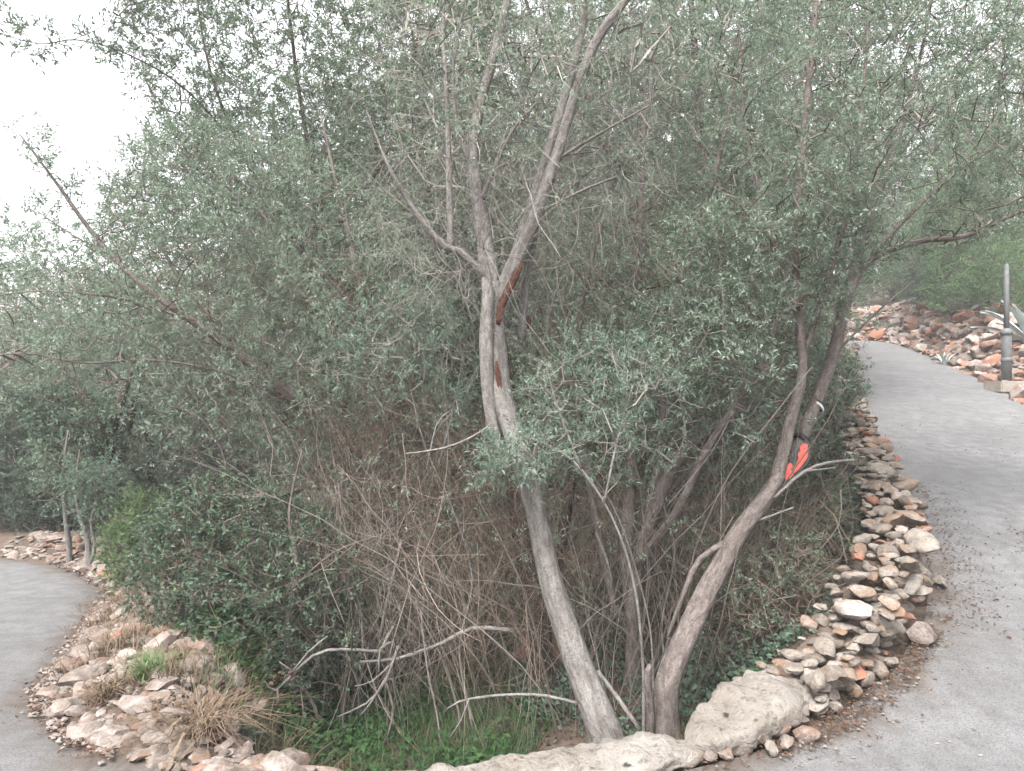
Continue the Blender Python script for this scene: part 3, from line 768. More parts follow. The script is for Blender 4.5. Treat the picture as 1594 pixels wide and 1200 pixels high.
# ---- leaning tree on the right
lean_tree = plant('leaning_tree', 'brown tree leaning right toward the wall, two stems, boughs arching over the uphill road', 'tree',
    [[(1036, 1148, 3.75, 0.0773), (1040, 1065, 3.8, 0.0655), (1070, 985, 3.9, 0.0630), (1110, 900, 4.05, 0.0622), (1150, 830, 4.2, 0.0613), (1195, 770, 4.35, 0.0554), (1214, 738, 4.4, 0.0437)],
     [(1208, 750, 4.39, 0.0437), (1230, 660, 4.45, 0.0361), (1248, 575, 4.5, 0.0319), (1240, 450, 4.6, 0.0277), (1240, 330, 4.65, 0.0252), (1255, 180, 4.7, 0.0252), (1270, 0, 4.75, 0.0185), (1280, -70, 4.8, 0.0126)],
     [(1192, 778, 4.40, 0.0378), (1218, 735, 4.55, 0.0420), (1246, 688, 4.65, 0.0420), (1272, 622, 4.8, 0.0420), (1300, 540, 4.95, 0.0420), (1318, 470, 5.05, 0.0370), (1350, 408, 5.15, 0.0286), (1430, 376, 5.2, 0.0235), (1500, 368, 5.2, 0.0185), (1594, 328, 5.3, 0.0134), (1680, 300, 5.3, 0.0084)],
     [(1316, 475, 5.05, 0.0336), (1342, 380, 5.2, 0.0286), (1385, 250, 5.4, 0.0235), (1430, 100, 5.6, 0.0168), (1460, -60, 5.7, 0.0118)],
     [(1247, 565, 4.52, 0.0235), (1290, 430, 4.7, 0.0202), (1330, 270, 4.9, 0.0168), (1350, 60, 5.1, 0.0118), (1352, -60, 5.1, 0.0084)],
     [(1345, 412, 5.14, 0.0185), (1420, 330, 5.2, 0.0151), (1500, 260, 5.3, 0.0109), (1600, 200, 5.4, 0.0076)],
     [(1400, 240, 5.42, 0.0134), (1480, 130, 5.5, 0.0109), (1560, 60, 5.6, 0.0067)],
     [(1290, 560, 4.95, 0.0134), (1360, 490, 5.0, 0.0084), (1420, 440, 5.0, 0.0050)],
     [(1150, 835, 4.15, 0.0218), (1090, 870, 4.1, 0.0185), (1062, 930, 4.05, 0.0143), (1040, 990, 4.0, 0.0101)],
     [(1243, 500, 4.58, 0.0168), (1200, 360, 4.7, 0.0151), (1160, 200, 4.8, 0.0118), (1150, 30, 4.9, 0.0084)]],
    [([(1040, -90), (1020, 180), (1080, 380), (1180, 480), (1290, 520), (1330, 440), (1400, 405), (1480, 385), (1594, 352), (1720, 350), (1720, -90)], 3.8, 7.2, 3500, dict(clusters=160, sigma=.30, even=.5)),
     ([(1050, 330), (1220, 300), (1220, 470), (1200, 600), (1060, 600)], 3.8, 4.6, 300, dict(clusters=34, sigma=.16, even=.4)),
     ([(1220, 300), (1350, 260), (1370, 390), (1310, 500), (1230, 480)], 4.2, 4.8, 190, dict(clusters=20, sigma=.16, even=.4))],
    MAT['olive'], MAT['twig'], MAT['bark_brown'], 202, skip=0.15, shoots=2.0, per=12, maxc=4, ll=(.028, .046), lw=.3)

# ---- multi-stemmed tree behind, between the two trunks
plant('brown_stemmed_tree', 'olive-leaved tree with several brown stems between the pale and the leaning trunk', 'tree',
    [[(985, 985, 4.75, 0.0570), (990, 900, 4.75, 0.0522), (1020, 790, 4.75, 0.0475), (1060, 710, 4.75, 0.0437), (1130, 650, 4.75, 0.0380), (1185, 590, 4.85, 0.0285), (1210, 480, 4.95, 0.0190)],
     [(985, 960, 4.80, 0.0475), (975, 840, 4.85, 0.0427), (985, 700, 4.95, 0.0380), (975, 560, 5.05, 0.0323), (990, 430, 5.15, 0.0266), (1000, 280, 5.25, 0.0190), (1005, 120, 5.35, 0.0114)],
     [(1010, 800, 4.75, 0.0285), (1030, 690, 4.85, 0.0285), (1035, 560, 4.95, 0.0266), (1070, 420, 5.05, 0.0228), (1115, 260, 5.15, 0.0190), (1160, 60, 5.25, 0.0133)],
     [(990, 880, 4.70, 0.0333), (1050, 800, 4.55, 0.0285), (1100, 700, 4.45, 0.0247), (1140, 640, 4.35, 0.0190)],
     [(960, 960, 4.85, 0.0285), (930, 820, 4.95, 0.0266), (900, 640, 5.05, 0.0228), (905, 480, 5.15, 0.0190), (935, 350, 5.25, 0.0142)],
     [(980, 540, 5.05, 0.0190), (945, 450, 4.95, 0.0152), (960, 350, 4.95, 0.0114)]],
    [([(800, 430), (950, 300), (1130, 250), (1250, 470), (1310, 600), (1240, 720), (1120, 780), (1000, 760), (900, 720), (820, 620)], 4.3, 7.0, 2500, dict(clusters=120, sigma=.27, even=.5))],
    MAT['olive'], MAT['twig_brown'], MAT['bark_brown'], 303, skip=0.3, shoots=1.8, per=10, maxc=4, ll=(.032, .054), lw=.3)

# ---- big spreading tree on the left
plant('spreading_tree', 'wide spreading grey-green tree whose long bare bough reaches into the white sky', 'tree',
    [[(700, 1010, 6.4, 0.0720), (660, 900, 6.3, 0.0684), (610, 800, 6.2, 0.0648), (540, 690, 6.0, 0.0540), (430, 600, 5.8, 0.0446), (350, 535, 5.7, 0.0374), (230, 450, 5.6, 0.0259), (150, 370, 5.6, 0.0187), (92, 290, 5.6, 0.0122), (30, 208, 5.6, 0.0050)],
     [(640, 870, 6.3, 0.0504), (570, 790, 6.1, 0.0432), (500, 757, 5.9, 0.0396), (430, 770, 5.7, 0.0324), (360, 772, 5.6, 0.0230), (300, 740, 5.5, 0.0144)],
     [(600, 780, 6.2, 0.0432), (600, 660, 6.2, 0.0360), (575, 520, 6.2, 0.0302), (550, 400, 6.3, 0.0245), (520, 270, 6.4, 0.0173), (500, 180, 6.5, 0.0101)],
     [(560, 715, 6.05, 0.0288), (470, 640, 5.9, 0.0216), (400, 600, 5.8, 0.0173), (330, 575, 5.7, 0.0130), (230, 560, 5.6, 0.0101), (130, 565, 5.5, 0.0072), (40, 550, 5.4, 0.0058), (-60, 560, 5.4, 0.0036)],
     [(440, 605, 5.8, 0.0252), (330, 500, 5.9, 0.0187), (260, 400, 6.0, 0.0144), (220, 300, 6.1, 0.0101), (235, 230, 6.2, 0.0065)],
     [(300, 500, 5.66, 0.0158), (200, 467, 5.5, 0.0115), (110, 455, 5.4, 0.0086), (30, 455, 5.4, 0.0065), (-70, 475, 5.4, 0.0036)],
     [(570, 500, 6.2, 0.0180), (480, 400, 6.2, 0.0144), (380, 310, 6.2, 0.0108), (300, 260, 6.2, 0.0072)],
     [(360, 770, 5.6, 0.0144), (345, 700, 5.6, 0.0115), (310, 650, 5.5, 0.0086), (260, 630, 5.5, 0.0058)],
     [(180, 400, 5.6, 0.0072), (120, 370, 5.55, 0.0050), (60, 330, 5.5, 0.0029)]],
    [([(-60, 520), (0, 470), (60, 430), (130, 405), (165, 330), (160, 290), (210, 200), (330, 190), (480, 230), (620, 330), (700, 480), (690, 640), (560, 720), (420, 760), (330, 660), (230, 600), (130, 610), (60, 600), (-60, 590)], 4.6, 7.4, 3400, dict(clusters=170, sigma=.30, even=.5)),
     ([(15, 190), (45, 170), (90, 240), (70, 300), (30, 240)], 5.45, 5.75, 26, dict(clusters=6, sigma=.1)),
     ([(45, 300), (100, 320), (75, 345), (40, 335)], 5.45, 5.6, 8, dict(clusters=3, sigma=.06)),
     ([(80, 250), (120, 290), (170, 400), (120, 380)], 5.45, 5.7, 14, dict(clusters=6, sigma=.1))],
    MAT['olive'], MAT['twig'], MAT['bark_brown'], 404, skip=0.3, shoots=1.9, per=11, maxc=4, ll=(.030, .050), lw=.3)

# ---- tall tree behind it on the left, with a bough crossing the sky
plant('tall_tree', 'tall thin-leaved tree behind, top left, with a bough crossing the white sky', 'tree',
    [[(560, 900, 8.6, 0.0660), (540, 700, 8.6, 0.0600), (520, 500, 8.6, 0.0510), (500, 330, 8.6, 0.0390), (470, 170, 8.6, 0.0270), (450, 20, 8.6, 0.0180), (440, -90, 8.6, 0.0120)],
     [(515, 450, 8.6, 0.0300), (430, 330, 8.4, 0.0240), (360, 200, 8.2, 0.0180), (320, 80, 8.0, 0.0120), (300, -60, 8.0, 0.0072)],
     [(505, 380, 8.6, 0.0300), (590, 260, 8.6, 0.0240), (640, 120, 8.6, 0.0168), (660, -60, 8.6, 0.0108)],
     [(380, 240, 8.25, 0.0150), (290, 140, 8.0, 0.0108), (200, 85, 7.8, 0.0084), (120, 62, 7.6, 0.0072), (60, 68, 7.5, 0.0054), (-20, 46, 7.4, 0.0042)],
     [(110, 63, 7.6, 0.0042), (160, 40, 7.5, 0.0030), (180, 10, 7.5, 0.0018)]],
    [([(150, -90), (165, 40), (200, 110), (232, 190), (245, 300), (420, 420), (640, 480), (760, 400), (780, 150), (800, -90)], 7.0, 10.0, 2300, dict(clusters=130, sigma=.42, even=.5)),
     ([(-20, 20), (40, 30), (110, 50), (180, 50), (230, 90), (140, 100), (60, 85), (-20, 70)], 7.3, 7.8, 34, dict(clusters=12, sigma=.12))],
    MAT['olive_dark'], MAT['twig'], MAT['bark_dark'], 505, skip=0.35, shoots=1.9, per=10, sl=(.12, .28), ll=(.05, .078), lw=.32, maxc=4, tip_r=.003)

# ---- filler trees of the thicket further in
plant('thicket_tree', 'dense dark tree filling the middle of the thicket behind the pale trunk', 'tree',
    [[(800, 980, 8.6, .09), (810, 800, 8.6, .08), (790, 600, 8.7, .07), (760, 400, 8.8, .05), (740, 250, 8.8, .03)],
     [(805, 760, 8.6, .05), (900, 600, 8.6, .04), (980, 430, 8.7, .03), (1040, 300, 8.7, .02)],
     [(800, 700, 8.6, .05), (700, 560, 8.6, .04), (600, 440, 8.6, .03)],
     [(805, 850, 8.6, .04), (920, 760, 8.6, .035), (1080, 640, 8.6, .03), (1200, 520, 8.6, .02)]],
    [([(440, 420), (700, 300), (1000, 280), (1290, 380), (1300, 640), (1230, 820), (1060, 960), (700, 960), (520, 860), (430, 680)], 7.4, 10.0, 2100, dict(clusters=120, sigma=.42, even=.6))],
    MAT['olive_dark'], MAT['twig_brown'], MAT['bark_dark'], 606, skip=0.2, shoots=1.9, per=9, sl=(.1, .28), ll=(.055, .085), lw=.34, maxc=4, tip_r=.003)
plant('back_tree', 'tall feathery tree behind the thicket at top centre and right', 'tree',
    [[(1100, 900, 10.8, .12), (1110, 600, 10.8, .11), (1090, 300, 10.8, .08), (1080, 60, 10.8, .05), (1070, -80, 10.8, .03)],
     [(1105, 500, 10.8, .06), (1230, 300, 10.8, .045), (1330, 100, 10.8, .03), (1380, -60, 10.8, .02)],
     [(1100, 420, 10.8, .06), (960, 250, 10.8, .045), (850, 80, 10.8, .03), (800, -60, 10.8, .02)],
     [(1200, 350, 10.8, .04), (1310, 250, 10.8, .03), (1390, 150, 10.8, .02)]],
    [([(680, -90), (700, 200), (800, 420), (1100, 450), (1290, 430), (1380, 300), (1420, 150), (1440, -90)], 9.4, 12.6, 2000, dict(clusters=150, sigma=.5, even=.6))],
    MAT['far'], MAT['twig'], MAT['bark_dark'], 707, skip=0.3, shoots=1.9, per=9, sl=(.14, .34), ll=(.07, .105), lw=.34, maxc=4, tip_r=.0035)

# ---- shrubs
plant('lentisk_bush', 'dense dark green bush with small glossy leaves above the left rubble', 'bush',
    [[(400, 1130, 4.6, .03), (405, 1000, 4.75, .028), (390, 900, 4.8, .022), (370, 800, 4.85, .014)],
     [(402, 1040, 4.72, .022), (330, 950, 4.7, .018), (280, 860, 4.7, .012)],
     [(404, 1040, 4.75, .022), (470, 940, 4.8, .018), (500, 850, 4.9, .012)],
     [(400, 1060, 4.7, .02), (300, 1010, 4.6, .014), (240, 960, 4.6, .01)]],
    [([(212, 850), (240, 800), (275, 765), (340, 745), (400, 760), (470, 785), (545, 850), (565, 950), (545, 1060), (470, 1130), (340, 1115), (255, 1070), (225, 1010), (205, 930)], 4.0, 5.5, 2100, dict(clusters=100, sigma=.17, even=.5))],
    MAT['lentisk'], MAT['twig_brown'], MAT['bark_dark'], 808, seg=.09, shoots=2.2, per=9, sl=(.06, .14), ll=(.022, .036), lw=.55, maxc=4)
plant('light_bush', 'fresh green bush at the bend of the downhill road beside the dark bush', 'bush',
    [[(205, 950, 6.4, .02), (210, 890, 6.4, .016), (205, 830, 6.5, .01)], [(206, 930, 6.4, .014), (180, 880, 6.3, .008)]],
    [([(162, 850), (178, 800), (215, 770), (270, 790), (285, 900), (240, 960), (190, 955), (170, 910)], 5.9, 6.8, 480, dict(clusters=36, sigma=.16, even=.4))],
    MAT['bright'], MAT['twig'], MAT['bark_dark'], 809, shoots=2.2, per=9, ll=(.03, .045), lw=.4, maxc=4)
plant('olive_sapling', 'blue-green leafy sprig hanging across the pale trunk at mid height', 'sapling',
    [[(1002, 1150, 3.6, .010), (1000, 1020, 3.58, .008), (985, 900, 3.56, .007), (950, 800, 3.56, .006), (890, 715, 3.6, .008), (820, 680, 3.62, .006)],
     [(905, 730, 3.59, .007), (870, 640, 3.62, .005), (850, 570, 3.65, .003)],
     [(940, 785, 3.56, .007), (960, 690, 3.6, .005), (985, 600, 3.64, .003)]],
    [([(728, 735), (745, 675), (800, 660), (830, 590), (850, 520), (970, 500), (1060, 560), (1050, 660), (990, 700), (960, 760), (880, 730), (800, 765), (745, 755)], 3.4, 4.05, 330, dict(clusters=22, sigma=.13, even=.12)),
     ([(738, 738), (760, 680), (830, 668), (880, 700), (850, 745), (780, 758)], 3.4, 3.75, 85, dict(clusters=9, sigma=.10, even=.1))],
    MAT['sprig'], MAT['twig_pale'], MAT['bark_pale'], 810, skip=.5, seg=.08, shoots=2.0, per=10, sl=(.06, .14), ll=(.026, .044), lw=.22, maxc=4, tip_r=.0016)
plant('blue_green_sapling', 'blue-green leafy sprigs left of the pale trunk, over the dead twigs', 'sapling',
    [[(735, 1130, 4.4, .009), (715, 1010, 4.5, .007), (735, 900, 4.6, .006), (700, 780, 4.6, .006), (660, 690, 4.5, .005), (630, 560, 4.5, .003)], [(680, 735, 4.55, .005), (705, 640, 4.45, .004), (720, 560, 4.5, .003)]],
    [([(500, 500), (620, 440), (740, 470), (745, 590), (700, 680), (600, 650), (520, 600)], 4.15, 4.9, 330, dict(clusters=36, sigma=.12))],
    MAT['sprig'], MAT['twig_pale'], MAT['bark_pale'], 830, skip=.5, seg=.09, shoots=1.5, per=9, sl=(.06, .15), ll=(.028, .046), lw=.24, maxc=4, tip_r=.0016)
plant('silvery_sapling', 'leafy silver-green sapling right of the pale trunk, before the brown stems', 'sapling',
    [[(1050, 1090, 4.5, .009), (1030, 980, 4.6, .007), (1050, 860, 4.6, .006), (1030, 760, 4.5, .006), (1065, 680, 4.4, .005), (1050, 580, 4.4, .003)], [(1036, 790, 4.52, .005), (1110, 700, 4.35, .004), (1160, 600, 4.4, .003)]],
    [([(900, 500), (1060, 460), (1200, 540), (1200, 680), (1080, 740), (980, 720), (920, 620)], 4.0, 5.0, 460, dict(clusters=44, sigma=.13))],
    MAT['sprig'], MAT['twig_pale'], MAT['bark_pale'], 831, skip=.5, seg=.09, shoots=1.6, per=9, sl=(.06, .15), ll=(.028, .046), lw=.24, maxc=4, tip_r=.0016)
plant('inner_bank_bush', 'dark tangled bush low on the bank inside the stone wall', 'bush',
    [[(1180, 1040, 4.4, .02), (1190, 960, 4.5, .016), (1200, 880, 4.6, .01)], [(1182, 1020, 4.4, .014), (1130, 960, 4.5, .01)], [(1184, 1010, 4.4, .014), (1240, 950, 4.5, .009)]],
    [([(1090, 900), (1150, 850), (1230, 820), (1290, 860), (1290, 960), (1255, 1030), (1160, 1070), (1085, 1055), (1070, 980)], 3.95, 5.3, 900, dict(clusters=60, sigma=.16, even=.45))],
    MAT['olive_dark'], MAT['twig_brown'], MAT['bark_dark'], 811, seg=.08, shoots=1.3, per=8, sl=(.05, .13), ll=(.018, .034), lw=.4, maxc=3)
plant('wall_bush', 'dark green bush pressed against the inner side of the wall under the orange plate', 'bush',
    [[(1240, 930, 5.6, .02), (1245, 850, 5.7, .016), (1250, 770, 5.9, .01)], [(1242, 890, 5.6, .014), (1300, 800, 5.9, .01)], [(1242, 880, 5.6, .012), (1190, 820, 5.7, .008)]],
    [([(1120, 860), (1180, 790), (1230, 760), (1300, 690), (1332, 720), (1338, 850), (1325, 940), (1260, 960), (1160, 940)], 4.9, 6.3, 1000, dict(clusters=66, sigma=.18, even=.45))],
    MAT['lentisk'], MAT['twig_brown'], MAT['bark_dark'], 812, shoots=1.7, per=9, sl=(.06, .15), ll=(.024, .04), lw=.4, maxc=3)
plant('roadside_evergreen', 'leafy evergreen shrub leaning over the far end of the wall onto the road', 'bush',
    [[(1275, 720, 8.0, .03), (1285, 640, 8.0, .026), (1300, 570, 8.0, .02), (1310, 500, 8.0, .012)], [(1283, 660, 8.0, .018), (1320, 610, 8.0, .010), (1345, 592, 7.9, .005)], [(1281, 680, 8.0, .018), (1240, 620, 8.0, .01)]],
    [([(1200, 720), (1210, 560), (1250, 490), (1300, 510), (1318, 545), (1335, 570), (1358, 590), (1340, 625), (1318, 640), (1312, 700), (1285, 740)], 7.3, 8.8, 700, dict(clusters=56, sigma=.22, even=.4))],
    MAT['sprig'], MAT['twig_brown'], MAT['bark_dark'], 813, shoots=1.8, per=9, sl=(.08, .2), ll=(.035, .055), lw=.4, maxc=4, tip_r=.0025)
plant('green_shrub', 'yellow-green shrub glowing in the hollow right of the dark bush', 'bush',
    [[(520, 1080, 5.1, .014), (525, 1010, 5.2, .011), (530, 940, 5.3, .007)], [(521, 1050, 5.1, .01), (560, 980, 5.2, .006)]],
    [([(450, 1000), (470, 900), (540, 860), (610, 900), (620, 1010), (560, 1080), (480, 1080)], 4.9, 5.8, 380, dict(clusters=30, sigma=.15, even=.4))],
    MAT['bright'], MAT['twig_brown'], MAT['bark_dark'], 814, shoots=1.8, per=8, ll=(.026, .042), lw=.45, maxc=4)
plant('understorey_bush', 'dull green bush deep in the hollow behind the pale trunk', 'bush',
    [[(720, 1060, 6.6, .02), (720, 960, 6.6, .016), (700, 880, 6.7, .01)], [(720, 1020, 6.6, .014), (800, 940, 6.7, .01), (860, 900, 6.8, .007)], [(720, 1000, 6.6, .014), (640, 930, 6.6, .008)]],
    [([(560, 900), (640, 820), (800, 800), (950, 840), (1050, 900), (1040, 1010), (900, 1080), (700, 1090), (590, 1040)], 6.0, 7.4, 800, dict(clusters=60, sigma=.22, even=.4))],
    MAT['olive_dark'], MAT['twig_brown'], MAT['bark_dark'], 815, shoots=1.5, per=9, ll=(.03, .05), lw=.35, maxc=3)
print('TRI after shrubs', TRI[0])

# ---- generic background trees (own mesh variants, then copies)
def bg_tree(seed, h, crown_r, leaf, bark, n=900, twig=MAT['twig'], leaf_l=(.07, .12), low=0.25, pern=8):
    rr = np.random.default_rng(seed)
    t = bpy.data.objects.new('background_tree', None); COL.objects.link(t); t.empty_display_size = .1
    pts = [np.array([0, 0, -0.2])]; lean = rr.normal(0, .12, 2)
    for k in range(1, 6): pts.append(np.array([lean[0] * h * k / 5 + rr.normal(0, .06), lean[1] * h * k / 5 + rr.normal(0, .06), h * 0.75 * k / 5]))
    q, r = catmull(pts, np.linspace(.05 * h / 2.2, .012 * h / 2.2, 6), .15)
    V, Q, T, vec = tube(q, r, 8, .08, seed); mk('trunk', V, Q, T, mat=bark, parent=t, smooth=True, vec=vec)
    tg = []
    cc = norm(rr.normal(size=(46, 3))) * rr.uniform(.35, 1, (46, 1)) ** .5
    cc = cc * np.array([crown_r, crown_r, h * (1 - low) * 0.5]) + np.array([0, 0, h * (low + (1 - low) * 0.52)])
    k = rr.integers(0, len(cc), n); tg = cc[k] + rr.normal(size=(n, 3)) * (0.16 * crown_r)
    tg = tg[tg[:, 2] > .1]
    pos, par, cnt, ns = grow(q[len(q) // 5:], tg, seg=.2, seed=seed)
    foliage(t, pos, par, cnt, ns, leaf, twig, tip_r=.004, shoots=1.6, per=pern, sl=(.14, .38), ll=leaf_l, lw=.34, maxc=4, seed=seed, rmax=.05)
    return t

def copy_tree(src):
    c = src.copy(); COL.objects.link(c)
    for ch in src.children:
        d = ch.copy(); COL.objects.link(d); d.parent = c
    return c

def put(src, first, x, y, rz, s, label, cat='tree', group=None, name=None, dz=0.0):
    o = src if first else copy_tree(src)
    if name: o.name = name
    o.location = (x, y, gz(x, y) + dz); o.rotation_euler = (0, 0, rz); o.scale = (s, s, s)
    tag(o, label, cat, group); return o

vA = bg_tree(41, 6.5, 2.2, MAT['far'], MAT['bark_dark'], 1000)
vB = bg_tree(42, 6.0, 2.4, MAT['olive_pale'], MAT['bark_dark'], 1000, low=.1)
vC = bg_tree(43, 3.2, 1.5, MAT['pine'], MAT['bark_dark'], 1300, leaf_l=(.06, .10), low=.0, pern=10)
vD = bg_tree(44, 2.6, 1.3, MAT['lentisk'], MAT['bark_dark'], 1200, leaf_l=(.06, .09), low=.0, pern=10)
G1, G2 = 'trees filling the wood behind the bend', 'bushes above the rocky bank'
def gpx(px, d): return (px - W_PX / 2) / FPX * d
# left side beyond the downhill road
put(vA, True, gpx(60, 12.5), 12.5, 0.4, 0.92, 'hazy grey-green tree at the far left above the downhill road', group=G1)
put(vB, True, gpx(170, 11), 11, 1.2, 0.80, 'pale olive tree behind the left bush, under the spreading boughs', group=G1)
put(vA, False, gpx(330, 13), 13, 2.2, 1.0, 'grey-green tree behind the dark bush, filling the gap left of centre', group=G1)
put(vB, False, gpx(-60, 10.5), 10.5, 3.3, 0.72, 'pale low tree cut by the left edge of the picture', group=G1)
put(vA, False, gpx(500, 15), 15, 5.1, 1.25, 'tall grey-green tree far behind the spreading tree', group=G1)
put(vB, False, gpx(700, 14), 14, 0.9, 1.25, 'pale tree far behind the pale trunk', group=G1)
put(vA, False, gpx(900, 15.5), 15.5, 4.1, 1.3, 'grey-green tree far behind the brown stems', group=G1)
put(vB, False, gpx(1080, 15), 15, 2.7, 1.15, 'pale tree far behind, between the brown stems and the leaning trunk', group=G1)
put(vA, False, gpx(1110, 17), 17, 1.7, 1.1, 'grey-green tree at the inner edge of the uphill road', group=G1)
put(vD, True, gpx(40, 9.6), 9.6, 0.3, 0.62, 'dark shrub under the trees at the far end of the downhill road', 'bush', G1, 'background_bush')
put(vD, False, gpx(90, 10.0), 10.0, 2.3, 0.6, 'dark shrub just left of the thin pale trunks', 'bush', G1)
put(vD, False, gpx(-40, 9.8), 9.8, 4.3, 0.6, 'dark shrub at the left picture edge above the downhill road', 'bush', G1)
# right side above the bank
put(vC, True, gpx(1455, 22.4), 22.4, 0.7, 0.85, 'round green bush right at the top of the rocky bank', 'bush', G2, 'background_bush')
put(vD, False, gpx(1462, 20.8), 20.8, 1.7, 0.85, 'dark round bush in front on the crest of the rocky bank', 'bush', G2)
put(vC, False, gpx(1540, 18.0), 18.0, 2.7, 0.95, 'bright green tree above the bank left of the metal post', 'tree', G2)
put(vC, False, gpx(1390, 29.5), 29.5, 3.7, 1.35, 'green tree behind the left part of the rocky bank', 'tree', G2)
put(vC, False, gpx(1580, 22), 22, 5.2, 1.7, 'tall green tree behind the metal post', 'tree', G2)
put(vB, False, gpx(1500, 26), 26, 4.4, 1.5, 'pale tree at the back above the rocky bank', 'tree', G2)
put(vA, False, gpx(1400, 34), 34, 0.2, 1.8, 'hazy tall tree furthest back over the uphill road', 'tree', G2)
put(vA, False, gpx(1600, 28), 28, 1.9, 1.8, 'hazy tall tree at the far right edge behind everything', 'tree', G2)

# rows of look-alike trees that close the view behind the thicket
vE = bg_tree(45, 5.0, 2.3, MAT['far'], MAT['bark_dark'], 1500, low=0.0, leaf_l=(.075, .12))
vF = bg_tree(46, 9.5, 3.3, MAT['far'], MAT['bark_dark'], 2000, low=0.2, leaf_l=(.075, .12))
LBL = ['low dim tree just behind the dark bush at left', 'dim tree behind the thick brown horizontal bough of the spreading tree', 'dim tree behind the foot of the spreading tree', 'dim tree directly behind the fork of the pale tree',
       'dim tree behind the leafy sprig and the pale trunk', 'dim tree behind the brown stems right of the pale trunk', 'dim tree behind the stems above the orange plate', 'dim tree behind the ivy-wrapped trunk',
       'tall dim tree in the back row behind the left bough', 'very tall dim tree in the back row left of the pale fork', 'very tall dim tree in the back row right of the pale fork', 'very tall dim tree in the back row over the brown stems',
       'tall dim tree in the back row over the leaning stems', 'dim tree in the back row at the left picture edge',
       'towering dim tree behind the top left crown', 'towering dim tree behind the left limb of the pale tree', 'towering dim tree behind the right limb of the pale tree', 'towering dim tree behind the top of the brown stems']
for k, (px_, d_, s_) in enumerate([(250, 10.6, .72), (420, 11.2, .95), (590, 11.6, 1.05), (760, 12.2, 1.1), (930, 12.6, 1.05), (1060, 12.8, 1.0), (1165, 13.2, .75), (120, 14.5, .85), (330, 16.5, 1.2), (620, 17, 1.5), (860, 18, 1.6), (1060, 18.5, 1.5), (1150, 20, 1.3), (-40, 16, .8)]):
    put(vE, k == 0, gpx(px_, d_), d_, k * 1.9, s_, LBL[k], 'tree', 'look-alike trees closing the view')
for k, (px_, d_, s_) in enumerate([(610, 13.8, .95), (770, 15.2, 1.05), (930, 14.4, 1.0), (1110, 15.4, 1.0)]):
    put(vF, k == 0, gpx(px_, d_), d_, k * 1.7, s_, LBL[14 + k], 'tree', 'look-alike trees closing the view')
for k, (px_, d_, s_, lb) in enumerate([(1415, 27.0, .9, 'low green bush at the left end of the bank crest'), (1512, 19.0, .8, 'leafy bush on the bank between the dark bush and the metal post'), (1560, 16.4, .55, 'leafy bush on the bank right behind the metal post'),
                                       (1440, 28, 1.4, 'broad green tree behind the dark round bush'), (1540, 24, 1.4, 'broad green tree behind the bank, second row')]):
    put(vC, False, gpx(px_, d_), d_, k * 2.3 + .5, s_, lb, 'bush' if s_ < 1 else 'tree', G2)

# ---- ivy-clad trunk and thin pale trunks on the left
plant('ivy_tree', 'dark ivy-wrapped tree trunk leaning left above the downhill road', 'tree',
    [[(196, 850, 9.2, .11), (180, 790, 9.2, .12), (170, 720, 9.2, .12), (150, 650, 9.2, .09), (110, 590, 9.2, .06), (70, 540, 9.2, .03)],
     [(165, 690, 9.2, .07), (190, 620, 9.2, .05), (210, 550, 9.3, .03)]],
    [([(130, 850), (120, 760), (60, 690), (30, 620), (100, 600), (190, 640), (190, 740), (215, 860)], 8.6, 9.7, 900, dict(clusters=70, sigma=.2, even=.4))],
    MAT['lentisk'], MAT['twig_brown'], MAT['bark_dark'], 820, shoots=1.6, per=8, sl=(.08, .2), ll=(.04, .065), lw=.5, maxc=4)
plant('slim_tree', 'slim straight pale trunk standing by the low stones of the downhill road', 'tree',
    [[(108, 895, 7.9, .038), (107, 850, 7.9, .036), (102, 800, 7.9, .028), (98, 740, 7.9, .018), (106, 670, 7.9, .008)]],
    [([(50, 780), (70, 690), (130, 680), (150, 760), (110, 800)], 7.5, 8.3, 190, dict(clusters=16, sigma=.14))],
    MAT['olive_dark'], MAT['twig'], MAT['bark_pale'], 821, shoots=1.6, per=8, ll=(.04, .06), lw=.4)
plant('forked_slim_tree', 'slim twisted pale trunk with a fork, right of the straight one', 'tree',
    [[(146, 905, 7.5, .036), (138, 870, 7.5, .032), (136, 840, 7.5, .028), (124, 800, 7.5, .02), (118, 760, 7.5, .014), (124, 700, 7.5, .007)],
     [(140, 880, 7.5, .022), (148, 850, 7.5, .02), (142, 815, 7.5, .016), (152, 770, 7.5, .012), (165, 720, 7.5, .006)]],
    [([(90, 800), (110, 720), (190, 720), (210, 800), (160, 830)], 7.1, 7.9, 210, dict(clusters=18, sigma=.14))],
    MAT['sprig'], MAT['twig'], MAT['bark_pale'], 822, shoots=1.6, per=8, ll=(.035, .055), lw=.4)

